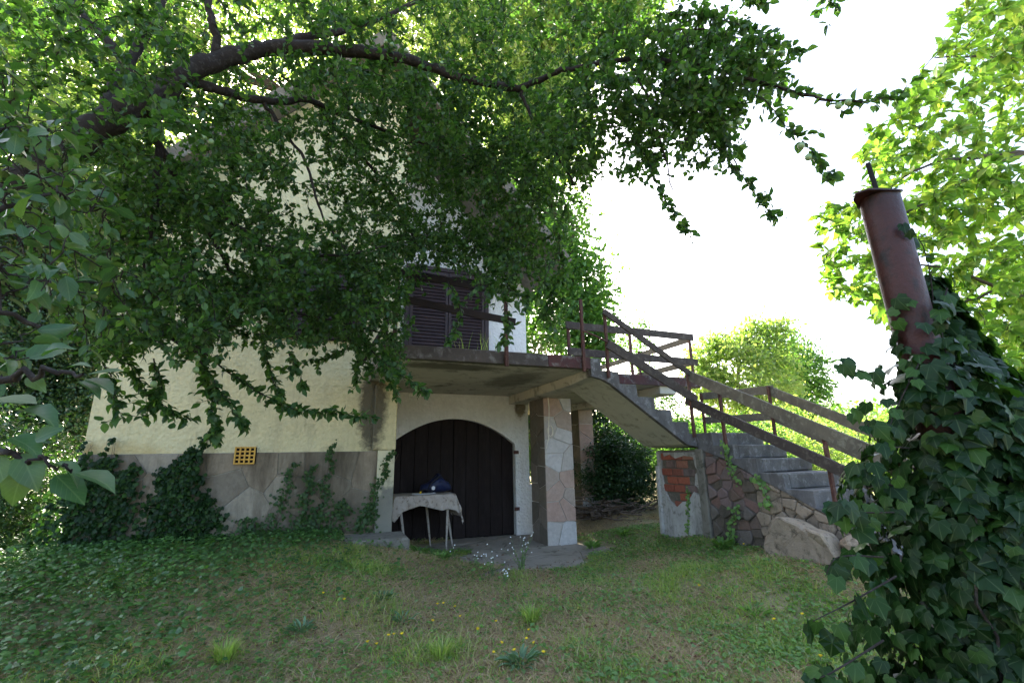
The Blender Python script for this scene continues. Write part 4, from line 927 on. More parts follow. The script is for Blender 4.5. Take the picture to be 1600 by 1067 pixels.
ptree('round_tree', b, [(1150, 575, 18, 62, 55, 4), (1105, 600, 18, 30, 45, 2), (1208, 560, 18.2, 32, 58, 2), (1170, 525, 18, 26, 22, 1), (1120, 545, 18, 18, 22, 1), (1215, 515, 18, 16, 20, .7), (1185, 620, 17.4, 50, 35, 2), (1090, 560, 18, 10, 18, .5)], .17, 'leaf_sun', 'sunlit pale green round tree seen above the stair railing', n_clump=190, per=70, cr=.5, tr=.16)
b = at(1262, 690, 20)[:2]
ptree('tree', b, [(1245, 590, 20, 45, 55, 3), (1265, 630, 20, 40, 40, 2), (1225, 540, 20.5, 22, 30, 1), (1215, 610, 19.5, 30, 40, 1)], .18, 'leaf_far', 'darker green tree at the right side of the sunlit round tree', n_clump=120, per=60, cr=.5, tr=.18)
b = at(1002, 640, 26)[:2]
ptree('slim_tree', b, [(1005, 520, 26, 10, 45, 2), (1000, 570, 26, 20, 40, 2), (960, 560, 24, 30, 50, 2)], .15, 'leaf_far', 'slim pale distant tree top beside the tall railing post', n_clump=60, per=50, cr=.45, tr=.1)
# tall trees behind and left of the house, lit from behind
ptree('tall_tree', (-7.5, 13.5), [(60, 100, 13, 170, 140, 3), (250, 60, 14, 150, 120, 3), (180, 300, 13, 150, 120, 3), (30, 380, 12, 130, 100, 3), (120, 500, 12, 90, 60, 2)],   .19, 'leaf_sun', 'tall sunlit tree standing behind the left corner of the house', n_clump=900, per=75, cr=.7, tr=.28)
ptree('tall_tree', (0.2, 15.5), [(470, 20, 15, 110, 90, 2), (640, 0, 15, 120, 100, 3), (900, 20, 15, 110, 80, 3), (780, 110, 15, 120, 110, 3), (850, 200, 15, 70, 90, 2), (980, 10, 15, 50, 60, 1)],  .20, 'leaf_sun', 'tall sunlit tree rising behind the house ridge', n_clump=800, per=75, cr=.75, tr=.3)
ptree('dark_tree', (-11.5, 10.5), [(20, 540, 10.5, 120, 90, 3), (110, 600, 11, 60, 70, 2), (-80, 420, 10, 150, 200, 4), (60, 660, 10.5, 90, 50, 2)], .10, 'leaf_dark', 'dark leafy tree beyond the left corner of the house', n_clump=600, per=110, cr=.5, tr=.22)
def shrub(name, s, d, r, h, leaf, mat, label, n_clump=50, per=90, cr=.22, cat='shrub', group=None):
    c = S(s, d); return far_tree(name, c[0], c[1], [(0, 0, h*.5, r, r*.9, h*.5, 3), (r*.4, 0, h*.35, r*.7, r*.6, h*.35, 1)], leaf, mat, label, cat, group, tr=.03, n_clump=n_clump, per=per, cr=cr, bark='bark', trunk_top=h*.7)
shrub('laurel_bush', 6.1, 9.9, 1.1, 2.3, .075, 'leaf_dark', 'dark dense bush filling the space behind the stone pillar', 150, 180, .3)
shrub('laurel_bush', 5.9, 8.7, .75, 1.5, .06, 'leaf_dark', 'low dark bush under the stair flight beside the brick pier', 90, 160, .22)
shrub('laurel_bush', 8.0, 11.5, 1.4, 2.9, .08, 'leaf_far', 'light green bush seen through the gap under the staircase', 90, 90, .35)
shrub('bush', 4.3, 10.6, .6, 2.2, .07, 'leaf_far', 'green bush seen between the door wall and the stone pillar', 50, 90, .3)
shrub('laurel_bush', 5.0, 13.6, 1.4, 5.2, .08, 'leaf_dark', 'tall dark bush added to block the sun behind the heap of branches', 260, 200, .28)  # added bush, keeps low sun off the ground beside the stone pillar
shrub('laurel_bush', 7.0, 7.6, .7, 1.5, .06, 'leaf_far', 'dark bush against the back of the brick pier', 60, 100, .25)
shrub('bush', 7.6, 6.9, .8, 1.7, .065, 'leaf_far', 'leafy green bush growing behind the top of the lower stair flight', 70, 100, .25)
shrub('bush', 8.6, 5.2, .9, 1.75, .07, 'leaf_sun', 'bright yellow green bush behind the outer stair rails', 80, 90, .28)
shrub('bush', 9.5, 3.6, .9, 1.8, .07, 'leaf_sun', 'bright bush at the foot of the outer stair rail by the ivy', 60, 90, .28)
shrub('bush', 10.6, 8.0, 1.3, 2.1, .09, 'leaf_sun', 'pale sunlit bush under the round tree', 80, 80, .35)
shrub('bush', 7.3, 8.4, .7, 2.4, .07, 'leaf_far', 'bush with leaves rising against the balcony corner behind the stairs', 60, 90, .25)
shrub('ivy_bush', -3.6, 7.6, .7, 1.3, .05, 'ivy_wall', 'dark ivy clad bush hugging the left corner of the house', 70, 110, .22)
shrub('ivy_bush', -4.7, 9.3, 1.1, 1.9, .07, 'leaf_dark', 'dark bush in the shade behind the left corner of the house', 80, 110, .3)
# far wood along the horizon
def wood():
    n = 52000; a = rng.uniform(-1.25, 1.35, n); r = rng.uniform(34, 48, n); h = 2.6+1.8*fbm(a*9, a*0, 3)
    x = np.sin(a)*r; y = np.cos(a)*r; P = np.column_stack([x, y, .4+rng.random(n)**.8*h]); D = nrm(rng.normal(0, 1, (n, 3))); L = rng.uniform(.25, .5, n)
    o = leaves('distant_wood', P, D, nrm(rng.normal(0, .6, (n, 3))+[0, 0, 1]), L, L*.7, M['leaf_far'], None)
    tag(o, 'low line of distant green trees along the horizon', 'wood')
wood()

# ---------------------------------------------------------------- wall ivy
def wall_ivy(label, cols, size=.045, mat='ivy_wall', name='climbing_ivy', cap=0):
    """cols: (s0, z0, s1, z1, width, n): strands climbing the front wall"""
    root = thing(name, S(cols[0][0], 6.95, .4), label, 'ivy', rz=0.)
    PP = []; ln = []
    for s0, z0, s1, z1, wd, n in cols:
        n = int(n*.62); t = rng.random(n)**.85; wdt = wd*(1-.75*t)
        s = s0+(s1-s0)*t+rng.normal(0, .5, n)*wdt+.03*np.sin(t*20); z = z0+(z1-z0)*t+rng.normal(0, .02, n)
        PP.append(np.column_stack([s, 6.93-rng.random(n)*.09*(1-.6*t), z]))
        for k in range(3):
            u = np.linspace(0, 1, 12); ss = s0+(s1-s0)*u+np.cumsum(rng.normal(0, .012, 12))+rng.normal(0, .3)*wd*(1-u); ln.append((np.array([S(a, 6.94, b) for a, b in zip(ss, z0-.05+(z1-z0)*u)]), np.linspace(.006, .002, 12)))
    PP = np.concatenate(PP); n = len(PP); W = np.array([S(*x) for x in PP]); out = -np.array([HW[0], HW[1], 0])
    D = nrm(np.array([0, 0, -.75])+out*.35+rng.normal(0, .45, (n, 3))); Nn = nrm(out+np.array([0, 0, .5])+rng.normal(0, .35, (n, 3)))
    V, F = tubes(ln, 4); fast_mesh('stems', V, F, M['twig'], root, kind='stuff')
    L = size*rng.uniform(.6, 1.25, n); leaves('foliage', W, D, Nn, L, L*.9, M[mat], root, T_IVY, veins=True)
wall_ivy('thick dark ivy covering the plinth at the left corner of the wall', [(-2.75, .35, -2.6, 1.35, .35, 900), (-2.45, .35, -2.35, 1.45, .35, 900), (-2.2, .35, -2.1, 1.35, .28, 700), (-2.3, .4, -2.35, 1.7, .08, 120), (-2.55, 1., -2.6, 1.65, .08, 90)], .055, 'ivy')
wall_ivy('tall dark ivy clump left of the yellow vent block', [(-1.75, .35, -1.7, 1.35, .35, 1000), (-1.45, .35, -1.55, 1.55, .3, 900), (-1.5, 1.2, -1.38, 1.75, .08, 120), (-1.25, .35, -1.3, .95, .3, 500)], .055, 'ivy')
wall_ivy('sparse ivy strands on the plinth between vent block and wall corner', [(-.55, .4, -.35, 1.35, .2, 330), (-.2, .4, -.12, 1.3, .18, 380), (.02, .45, .12, 1.62, .13, 330), (-.9, .35, -.8, .7, .35, 260), (.2, .4, .3, .85, .25, 280), (-.3, .4, 0, .7, .5, 300)], .04, 'ivy_wall')
wall_ivy('single leaning ivy strand on the wall corner above the step block', [(.5, .42, .93, 1.5, .14, 420), (.55, .42, .7, .8, .22, 220)], .038, 'ivy_wall')

# ---------------------------------------------------------------- ivy on the pipe
pipe = thing('pipe_post', (1.33, 1.42, float(ground(1.33, 1.42))), 'rusty red steel pipe post standing at the right, capped by a bent plate', 'post')
A = np.array([1.345, 1.42, -.3]); B = np.array([1.272, 1.42, 2.235])
PP = np.array([A+(B-A)*t for t in np.linspace(0, 1, 30)]); V, F = tubes([(PP, .057)], 32); fast_mesh('pipe', V, F, M['pipe'], pipe, smooth=True)
def cap_plate():
    bm = bmesh.new(); n = 20; ring = []; low = []
    for i in range(n):
        a = 2*math.pi*i/n; r = .063+.050*max(0, math.cos(a-3.5))**8+.012*max(0, math.cos(a-.2))**6+random.uniform(-.002, .002)
        z = 2.243+.010*math.sin(a*2+.5)-.014*math.cos(a-3.5)
        ring.append(bm.verts.new((1.272+r*math.cos(a), 1.42+r*math.sin(a), z))); low.append(bm.verts.new((1.272+r*math.cos(a), 1.42+r*math.sin(a), z-.006)))
    c1 = bm.verts.new((1.27, 1.42, 2.265)); c2 = bm.verts.new((1.27, 1.42, 2.24))
    for i in range(n):
        j = (i+1) % n; bm.faces.new((ring[i], ring[j], c1)); bm.faces.new((low[j], low[i], c2)); bm.faces.new((ring[i], low[i], low[j], ring[j]))
    return bm
bm_out('cap_plate', cap_plate(), M['pipe'], pipe, house=False)
tube('rod', [(1.262, 1.41, 2.20), (1.259, 1.41, 2.28), (1.250, 1.408, 2.365)], .0075, M['hole'], pipe, 8)
ivy = thing('ivy_plant', (1.5, 1.5, float(ground(1.5, 1.5))), 'dense glossy dark ivy climbing the rusty pipe at the right', 'ivy')
def pipe_ivy():
    P = []; D = []; Nn = []; L = []; ln = []
    def axis(z): return np.array([1.33+.12*np.clip((1.5-z)/1.2, 0, 1)+.09, 1.47])
    n = 10500
    for i in range(n):
        z = -.25+2.2*random.random()**1.2
        if z > 1.95: continue
        c = axis(z); c[0] = np.interp(z, [-.3, .9, 1.2, 1.5, 1.68, 1.8, 1.95], [1.50, 1.50, 1.48, 1.46, 1.415, 1.375, 1.35]); R0 = np.interp(z, [-.3, .3, .8, 1.2, 1.4, 1.52, 1.68, 1.9], [.60, .58, .50, .39, .31, .20, .095, .03])
        a = random.uniform(0, 2*math.pi); r = R0*(random.random()**.25)*(1+.22*math.sin(a*3+z*5)+.15*math.sin(z*11+a*2))
        if z > 1.25: c = c+[.03*(z-1.25)/.4, -.02]
        pnt = np.array([c[0]+r*math.cos(a), c[1]+r*.62*math.sin(a), z])
        # keep the bare front of the pipe free above the ivy line
        ax = A+(B-A)*((z-A[2])/(B[2]-A[2]))
        if z > 1.62 and pnt[0] < ax[0]+.03 and random.random() < .9: continue
        dd = math.hypot(pnt[0]-ax[0], pnt[1]-ax[1])
        if dd < .07: k = .075/max(dd, .01); pnt[0] = ax[0]+(pnt[0]-ax[0])*k; pnt[1] = ax[1]+(pnt[1]-ax[1])*k
        out = np.array([math.cos(a), math.sin(a), 0])
        P.append(pnt); D.append(out*.35+np.array([0, 0, -.95])+rng.normal(0, .28, 3)); Nn.append(out*.95+np.array([0, 0, .5])+rng.normal(0, .22, 3)); L.append(random.choice((.028, .036, .046, .062))*random.uniform(.8, 1.15))
    for i in range(900):                                # leaves that lie on the face of the pipe
        z = -.2+1.86*random.random()**.8; a = random.uniform(math.pi*.95, math.pi*2.05); ax = A+(B-A)*((z-A[2])/(B[2]-A[2])); r = random.uniform(.085, .16)
        P.append(np.array([ax[0]+r*math.cos(a), ax[1]+r*math.sin(a), z])); out = np.array([math.cos(a), math.sin(a), 0]); D.append(out*.3+np.array([0, 0, -.85])+rng.normal(0, .45, 3)); Nn.append(out+np.array([0, 0, .5])+rng.normal(0, .3, 3)); L.append(random.uniform(.035, .075))
    for i in range(1100):                               # skirt towards the lawn
        z = -.2+1.0*random.random(); c = axis(z); a = random.uniform(math.pi*.75, math.pi*1.6); r = random.uniform(.42, .62)-.12*max(0, z)
        P.append(np.array([c[0]+r*math.cos(a), c[1]+r*.6*math.sin(a), z])); out = np.array([math.cos(a), math.sin(a), 0]); D.append(out*.5+np.array([0, 0, -.8])+rng.normal(0, .4, 3)); Nn.append(out+np.array([0, 0, .6])+rng.normal(0, .3, 3)); L.append(random.uniform(.03, .07))
    for i in range(46):                                 # a looser fringe higher up the face
        z = 1.60+.26*random.random()**1.3; a = random.uniform(math.pi*1.0, math.pi*2.0); ax = A+(B-A)*((z-A[2])/(B[2]-A[2])); r = random.uniform(.075, .10)
        P.append(np.array([ax[0]+r*math.cos(a), ax[1]+r*math.sin(a), z])); out = np.array([math.cos(a), math.sin(a), 0]); D.append(out*.3+np.array([0, 0, -.85])+rng.normal(0, .45, 3)); Nn.append(out+np.array([0, 0, .5])+rng.normal(0, .3, 3)); L.append(random.uniform(.03, .055))
    # shoots that stand out from the mass
    for (pts, k) in [([(1480, 660, 1.45), (1420, 620, 1.4), (1370, 590, 1.38), (1312, 568, 1.35)], 12), ([(1420, 700, 1.35), (1370, 690, 1.3), (1350, 640, 1.3)], 8), ([(1400, 800, 1.3), (1340, 800, 1.25), (1310, 790, 1.2)], 14), ([(1400, 900, 1.2), (1330, 940, 1.15), (1270, 970, 1.12)], 9),
                     ([(1460, 520, 1.4), (1455, 440, 1.4), (1440, 380, 1.38), (1408, 350, 1.34)], 5), ([(1400, 760, 1.3), (1350, 740, 1.25), (1340, 720, 1.2)], 12), ([(1380, 870, 1.2), (1310, 870, 1.2), (1290, 900, 1.2)], 8), ([(1380, 1000, 1.15), (1300, 1050, 1.1), (1270, 1060, 1.1)], 8),
                     ([(1480, 560, 1.38), (1520, 590, 1.35), (1560, 620, 1.35), (1590, 660, 1.35)], 14), ([(1440, 560, 1.34), (1400, 640, 1.34), (1380, 700, 1.3)], 10), ([(1480, 450, 1.4), (1470, 500, 1.36), (1480, 560, 1.33)], 16)]:
        Q = smooth_line(line_at(pts), 12); ln.append((Q, np.linspace(.0025, .001, 12)))
        for j in range(k):
            q_ = Q[random.randint(1, 11)]; P.append(q_+rng.normal(0, .012, 3)); D.append(np.array([random.uniform(-.5, .5), random.uniform(-.4, .1), -.8])+rng.normal(0, .3, 3)); Nn.append(np.array([-.2, -.7, .6])+rng.normal(0, .3, 3)); L.append(random.uniform(.03, .055))
    for k in range(26):
        a = random.uniform(0, 6.28); zz = np.linspace(-.25, random.uniform(1., 1.75), 20); R0 = .10+.12*random.random()
        Q = np.array([[1.37+.05*(z < 1)+(R0+.02*math.sin(z*6+k))*math.cos(a+z*.6), 1.44+(R0)*math.sin(a+z*.6), z] for z in zz]); ln.append((Q, np.linspace(.008, .003, 20)))
    V, F = tubes(ln, 5); fast_mesh('stems', V, F, M['bark'], ivy, kind='stuff')
    P = np.array(P); L = np.array(L)
    leaves('foliage', P, nrm(np.array(D)), nrm(np.array(Nn)), L, L*.95, M['ivy'], ivy, T_IVY, cap=300, veins=True)
pipe_ivy()

# ---------------------------------------------------------------- ivy on the stair wall
def stair_creeper(label, pts, n, w_, size=.035, s=4.84):
    root = thing('creeper', S(s, pts[0][0], pts[0][1]), label, 'creeper'); Q = smooth_line([S(s, d, z) for d, z in pts], 14)
    V, F = tubes([(Q, np.linspace(.005, .002, 14))], 5); fast_mesh('stem', V, F, M['stem'], root)
    i = rng.integers(0, 14, n); u = -np.array([HU[0], HU[1], 0]); P = Q[i]+rng.normal(0, 1, (n, 3))*w_*np.array([.5, .5, .5]); 
    L = size*rng.uniform(.7, 1.3, n); leaves('foliage', P, nrm(np.array([0, 0, -.8])+u*.3+rng.normal(0, .4, (n, 3))), nrm(u+np.array([0, -.5, .5])+rng.normal(0, .3, (n, 3))), L, L*.9, M['weed'], root, T_IVY)
stair_creeper('small green creeper hanging from the stair edge below the rail post', [(4.66, 1.5), (4.62, 1.25), (4.5, 1.0)], 70, .05)
stair_creeper('bright green creeper sprig on the stair wall near the pale stones', [(4.25, 1.1), (4.15, .95), (4.12, .8)], 45, .06, .045)
stair_creeper('thin ivy strand climbing the plastered brick pier', [(5.55, .3), (5.5, .6), (5.45, .9)], 80, .035, .03, 4.88)
stair_creeper('green weed growing up the stair wall behind the yellow flowers', [(4.75, .3), (4.7, .5), (4.6, .72)], 60, .06, .04)

# ---------------------------------------------------------------- grass, ground cover, litter
def scatter(n, x0, x1, y0, y1, power=1.0):
    """more points near the camera"""
    u = rng.random(n)**power; y = y0+(y1-y0)*u; wdt = (x1-x0)/2; x = (x0+x1)/2+rng.uniform(-1, 1, n)*wdt
    return x, y
def visible_ground(x, y, margin=60):
    P = np.column_stack([x, y, ground(x, y)]); px, py, a = proj(P); ok = (a > .3) & (px > -margin) & (px < 1600+margin) & (py < 1067+120) & (py > 600); return P[ok]
def gfilter(P):
    s, d = sd_of(P[:, 0], P[:, 1])
    inside = ((s > -2.6) & (s < .95) & (d > 6.97)) | ((s > .9) & (s < 3.62) & (d > 8.2)) | ((s > .3) & (s < 1.1) & (d > 6.28) & (d < 7))
    stairs = (s > 4.9) & (s < 5.9) & (d < 6.2) & (d > 2.3)
    return P[~(inside | stairs | ((s > 3.38) & (s < 3.94) & (d > 7) & (d < 7.65)))]
def dry(P): return np.clip((fbm(P[:, 0]*1.1+3, P[:, 1]*1.1, 21)-.34)*5+.55*np.exp(-((P[:, 0]+.6)**2/.9+(P[:, 1]-5)**2/1.6))-np.clip((P[:, 0]-.3)*.45, -.1, .75)+.25*(P[:, 1] < 4.6), 0, 1)
def ivyzone(P):
    s, d = sd_of(P[:, 0], P[:, 1]); edge = -1.6-.42*(6.2-P[:, 1])*.3+.9*(fbm(P[:, 0]*.8, P[:, 1]*.8, 31)-.5)
    a = 1/(1+np.exp((P[:, 0]-edge+.9)*2.6)); b_ = np.exp(-((6.9-d)/.45)**2)*(s < 1.0); return np.clip(a+b_*.9, 0, 1)
def build_ground_plants():
    # grass blades
    x, y = scatter(950000, -9, 6.5, 2.6, 9.5, 1.35); P = gfilter(visible_ground(x, y)); s, d = sd_of(P[:, 0], P[:, 1])
    ap = apron(s, d)*(P[:, 2] < .03); dr = dry(P); iv = ivyzone(P); shade = ((d > 6.0) & (s > 3.9))
    patch = vnoise(P[:, 0]*3.3, P[:, 1]*3.3, 41)
    r = rng.random(len(P)); keep = (ap == 0) & (r < (1-.7*dr)*(1-.75*iv)*(.4+.6*patch)) & ~(shade & (rng.random(len(P)) < .8))
    G = P[keep]; n = len(G); a = rng.uniform(0, 6.28, n)
    near = np.clip(1.3-G[:, 1]*.08, .6, 1.1)
    L = rng.uniform(.02, .085, n)*near*(.7+.6*vnoise(G[:, 0]*5, G[:, 1]*5, 71))*(1+.9*(vnoise(G[:, 0]*2.1, G[:, 1]*2.1, 51) > .72)); lean = rng.uniform(.3, 1.6, n)
    D = np.column_stack([np.cos(a)*lean, np.sin(a)*lean, np.ones(n)]); Nn = np.column_stack([np.cos(a), np.sin(a), -lean*.2])*-1+rng.normal(0, .2, (n, 3))
    o = leaves('lawn_grass', G-[0, 0, .008], D, Nn, L, rng.uniform(.0035, .0085, n), M['grass'], None, T_BLADE); tag(o, 'short green lawn grass in front of the house', 'grass'); print('grass', n)
    # dry grass and thatch
    keep = (ap == 0) & (rng.random(len(P)) < (.04+.55*dr)*(1-.85*iv)); G = P[keep]; n = len(G); a = rng.uniform(0, 6.28, n); lean = rng.uniform(.8, 5, n)
    D = np.column_stack([np.cos(a)*lean, np.sin(a)*lean, np.ones(n)]); L = rng.uniform(.03, .12, n)
    o = leaves('dry_grass', G, D, rng.normal(0, .3, (n, 3))+[0, 0, 1], L, rng.uniform(.003, .006, n), M['straw'], None, T_BLADE); tag(o, 'dry straw coloured grass patches in the lawn', 'dry grass'); print('straw', n)
    # clover and rosette leaves
    x, y = scatter(180000, -8, 6, 2.8, 8.5, 1.2); P = gfilter(visible_ground(x, y)); s, d = sd_of(P[:, 0], P[:, 1]); ap = apron(s, d)*(P[:, 2] < .03); iv = ivyzone(P)
    cl = vnoise(P[:, 0]*1.9, P[:, 1]*1.9, 61); keep = (ap == 0) & (rng.random(len(P)) < (.3+.6*(cl > .5))*(1-.5*dry(P))*(1-.6*iv)); G = P[keep]; n = len(G); a = rng.uniform(0, 6.28, n)
    D = np.column_stack([np.cos(a), np.sin(a), rng.uniform(-.1, .7, n)]); L = rng.uniform(.015, .055, n)
    o = leaves('clover', G+np.column_stack([np.zeros(n), np.zeros(n), rng.uniform(0, .035, n)]), D, rng.normal(0, .3, (n, 3))+[0, 0, 1], L, L*.65, M['weed'], None); tag(o, 'broad leaved weeds and clover in the lawn', 'weeds')
    # ground ivy
    x, y = scatter(360000, -13, 2, 2.4, 12, 1.1); P = gfilter(visible_ground(x, y, 100)); iv = ivyzone(P); s, d = sd_of(P[:, 0], P[:, 1]); keep = (apron(s, d) == 0) & (rng.random(len(P)) < iv**1.3*.62); G = P[keep]; n = len(G); a = rng.uniform(0, 6.28, n)
    D = np.column_stack([np.cos(a), np.sin(a)-.3, rng.uniform(-.45, .15, n)]); L = rng.uniform(.024, .052, n); h = rng.uniform(.02, .11, n)
    o = leaves('ground_ivy', G+np.column_stack([np.zeros(n), np.zeros(n), h]), D, rng.normal(0, .32, (n, 3))+[0, -.1, 1], L, L*.9, M['ivy_ground'], None, T_IVY); tag(o, 'carpet of glossy ivy leaves spreading over the left of the yard', 'ground ivy'); print('gr ivy', n)
    # fallen leaves
    x, y = scatter(30000, -7, 6, 2.8, 9.4, 1.1); P = gfilter(visible_ground(x, y)); s, d = sd_of(P[:, 0], P[:, 1]); heap = np.exp(-((s-4.6)**2/.8+(d-6.6)**2/.5)); edge_ = np.exp(-((d-5.6)/.25)**2)*(s > .8)*(s < 4.5)
    keep = rng.random(len(P)) < (.10+.25*dry(P)+.8*heap+.25*edge_)*(1-.9*ivyzone(P))*(1-.85*((apron(s, d) > 0) & (edge_ < .2))); G = P[keep]; n = len(G); a = rng.uniform(0, 6.28, n)
    L = rng.uniform(.02, .05, n); D = np.column_stack([np.cos(a), np.sin(a), rng.uniform(-.1, .35, n)])
    o = leaves('fallen_leaves', G+[0, 0, .014], D, rng.normal(0, .4, (n, 3))+[0, 0, 1], L, L*.6, M['litter'], None); tag(o, 'brown fallen leaves scattered over lawn and concrete', 'leaf litter')
build_ground_plants()
def weed_tuft(label, x, y, n, L0, mat, spread=.08, name='weed_tuft', cat='weed', upr=1.2, wr=.14, group=None):
    z = float(ground(x, y)); root = thing(name, (x, y, z), label, cat, group); n = n*5 if mat == 'grass' else n; upr = 4 if mat == 'grass' else upr; a = rng.uniform(0, 6.28, n); P = np.column_stack([x+np.cos(a)*rng.random(n)*spread, y+np.sin(a)*rng.random(n)*spread, np.full(n, z)+rng.random(n)*L0*.3])
    D = np.column_stack([np.cos(a), np.sin(a), rng.uniform(.2, upr, n)]); L = L0*rng.uniform(.5, 1.2, n)
    leaves('leaves', P, D, nrm(np.column_stack([-np.cos(a)*.5, -np.sin(a)*.5, np.ones(n)])), (L if mat != 'grass' else L*.8), L*(.06 if mat == 'grass' else wr), M[mat], root, T_BLADE if mat == 'grass' else T_PLUM)
def gp(px, py, guess=.0):
    """ground point under a photo pixel"""
    d = (px-800)/FPX*RT-(py-533.5)/FPX*UP+FW; z = guess
    for _ in range(6):
        q_ = np.array([0, 0, EYE])+d*((z-EYE)/d[2]); z = float(ground(q_[0], q_[1]))
    return q_[0], q_[1]
for lab, px, py, n, L0, mt in [('grey green rosette weed at the bottom edge of the lawn', 815, 1040, 60, .12, 'bluegreen'), ('grey green leafy weed in the middle left of the lawn', 475, 950, 50, .10, 'bluegreen'), ('low grey green weed patch left of the dry grass', 600, 925, 70, .07, 'bluegreen'),
                               ('small grey green weed in the dry grass near the yellow flowers', 628, 972, 24, .10, 'bluegreen'), ('dark green tuft spilling over the edge beside the step block', 655, 868, 60, .14, 'weed'), ('tall grass tuft in the lawn under the white flowers', 830, 975, 34, .18, 'grass'),
                               ('leafy green tuft at the foot of the stone pillar', 925, 858, 60, .15, 'weed'), ('leafy weed between pillar and brick pier', 975, 835, 50, .13, 'weed'), ('green weed clump at the foot of the stair wall', 1130, 855, 70, .14, 'weed'),
                               ('broad green weed near the middle of the right lawn', 1180, 960, 26, .10, 'weed'), ('grass tuft at the lower middle of the lawn', 690, 1030, 40, .15, 'grass'), ('grass tuft at the lower left of the lawn', 350, 1030, 50, .16, 'grass'), ('dark leafy tuft where the lawn meets the concrete', 690, 885, 50, .11, 'weed')]:
    x, y = gp(px, py); weed_tuft(lab, x, y, n, L0, mt, .10 if 'patch' in lab else .07, wr=.07 if mt == 'grass' else .2)
# grasses growing on the balcony
for s in (1.45, 1.75, 2.0, 2.55, 2.62):
    c = S(s, 5.35); root = thing('balcony_weed', (c[0], c[1], 2.65), {1.45: 'green wisp growing on the balcony edge, leftmost before the shutters', 1.75: 'green wisp on the balcony edge before the left shutter leaf, second from the left', 2.0: 'green wisp on the balcony edge beside the middle rail post', 2.55: 'dry straw coloured weed on the balcony edge before the right shutter leaf', 2.62: 'dry weed stalks on the balcony edge, rightmost of the weeds there'}[s], 'weed', 'weeds on the balcony edge')
    n = 13; a = rng.uniform(0, 6.28, n); L = rng.uniform(.08, .34, n); leaves('blades', c[None]+np.column_stack([rng.normal(0, .05, n), rng.normal(0, .03, n), np.full(n, 2.648)]), np.column_stack([np.cos(a)*.3, np.sin(a)*.3, np.ones(n)]), rng.normal(0, 1, (n, 3)), L, .006, M['straw' if s > 2.5 else 'grass'], root, T_BLADE)
# flowers
def flower_mesh(h, r, petal, n=8):
    V, F = tubes([(np.array([[0, 0, 0], [.004, 0, h*.5], [0, .004, h]]), .0018)], 4); V = V.tolist(); F = [tuple(f) for f in F.tolist()]; k = len(F); b0 = len(V)
    V.append((0, 0, h+.002))
    for i in range(n*2): a = math.pi*i/n; rr = r if i % 2 else r*.55; V.append((rr*math.cos(a), rr*math.sin(a), h+.006))
    for i in range(n*2): F.append((b0, b0+1+i, b0+1+(i+1) % (n*2)))
    V.append((0, 0, h-.008)); e = len(V)-1
    for i in range(n*2): F.append((e, b0+1+(i+1) % (n*2), b0+1+i))
    me = bpy.data.meshes.new('flower'); me.from_pydata(V, [], F); me.materials.append(M['stem']); me.materials.append(petal)
    me.polygons.foreach_set('material_index', [0 if i < k else 1 for i in range(len(F))]); me.update(); return me
fm = [flower_mesh(.06, .016, M['yellow']), flower_mesh(.09, .014, M['yellow']), flower_mesh(.04, .013, M['yellow'])]
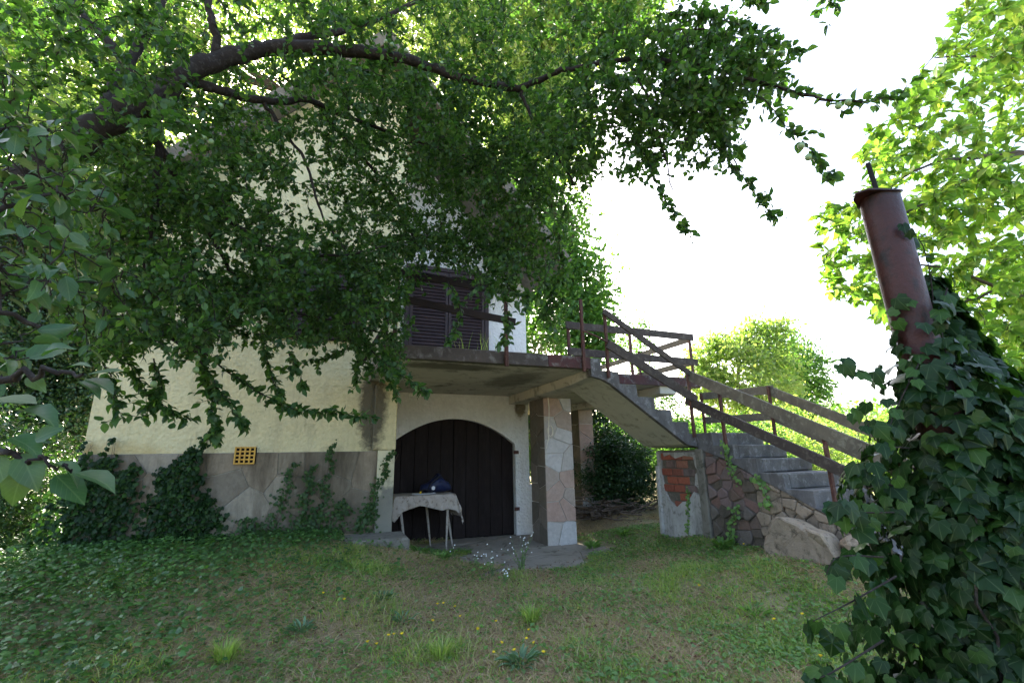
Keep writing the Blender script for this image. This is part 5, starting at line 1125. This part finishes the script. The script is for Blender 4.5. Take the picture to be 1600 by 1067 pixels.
for k, (px, py) in enumerate([(684, 940), (697, 942), (712, 940), (673, 967), (720, 967), (748, 975), (750, 981), (778, 975), (615, 985), (630, 988), (607, 998), (590, 1000), (575, 1002), (776, 1008), (771, 1012), (808, 1014), (825, 1001), (838, 997), (848, 1018), (830, 990), (1070, 892), (1145, 840), (1169, 847), (1240, 850), (1215, 965), (1259, 920), (503, 910), (540, 917), (1283, 1035), (365, 1066), (1090, 905), (1260, 960)]):
    x, y = gp(px, py+14); o = bpy.data.objects.new('yellow_flower', fm[k % 3]); COL.objects.link(o); o.location = (x, y, float(ground(x, y))); o.rotation_euler = (random.uniform(-.5, .1), random.uniform(-.3, .3), random.uniform(0, 6))
    wh = ('at the foot of the stair wall' if (px > 1100 and py < 870) else 'in the far right lawn beside the ivy' if px > 1200 else 'in the green lawn right of the concrete' if px > 1000 else 'in the row in the dry grass below the white flowers' if py < 950 and px > 600
          else 'in the left part of the lawn' if px < 560 else 'in the loose bunch at the lower left of the dry patch' if px < 640 else 'beside the grey green rosette at the bottom of the lawn' if py > 990 else 'in the middle of the dry patch')
    tag(o, 'small yellow flower '+wh, 'flower', 'yellow flowers in the lawn')
def white_weed(px, py, h, n, label):
    x, y = gp(px, py); z = float(ground(x, y)); root = thing('flowering_weed', (x, y, z), label, 'wildflower'); ln = []; P = []
    for k in range(n):
        e = np.array([x+random.gauss(0, .09)*h/.4, y+random.gauss(0, .06), z+h*random.uniform(.45, 1.05)]); b0 = np.array([x+random.gauss(0, .02), y+random.gauss(0, .02), z]); m = (b0+e)/2+[0, 0, h*.1]
        u = np.linspace(0, 1, 7)[:, None]; Q = (1-u)**2*b0+2*u*(1-u)*m+u*u*e; ln.append((Q, np.linspace(.003, .0012, 7))); P += [e+rng.normal(0, .012, 3)]
        if k % 2: P.append(Q[5]+rng.normal(0, .02, 3))
    V, F = tubes(ln, 4); fast_mesh('stems', V, F, M['stem'], root, kind='stuff')
    P = np.array(P); m_ = len(P); k5 = 5; PP = np.repeat(P, k5, 0); a = np.tile(np.arange(k5)*2*math.pi/k5, m_)
    V, F, _k = leaf_geo(PP, np.column_stack([np.cos(a), np.sin(a)*.7-.2, np.sin(a)*.6+.2]), np.tile([0, -.6, .8], (len(PP), 1)).astype(float), .010, .008, T_SIMPLE); fast_mesh('blossoms', V, F, M['petal'], root, kind='stuff')
    nn = n*6; t = rng.random(nn); li = rng.integers(0, len(ln), nn); Q = np.array([ln[i][0][int(tt*4)] for i, tt in zip(li, t)])
    L = rng.uniform(.03, .06, nn); leaves('leaves', Q, rng.normal(0, 1, (nn, 3)), rng.normal(0, .4, (nn, 3))+[0, 0, 1], L, L*.25, M['weed'], root)
white_weed(815, 890, .42, 16, 'tallest white flowering weed, standing before the stone pillar')
white_weed(770, 900, .30, 8, 'thin white flowering weed left of the tallest one')
white_weed(788, 912, .16, 6, 'lowest white flowering weed at the edge of the lawn')
white_weed(704, 875, .20, 3, 'little white flowering weed right of the table')
white_weed(745, 885, .16, 3, 'tiny white flowering weed on the edge of the concrete')
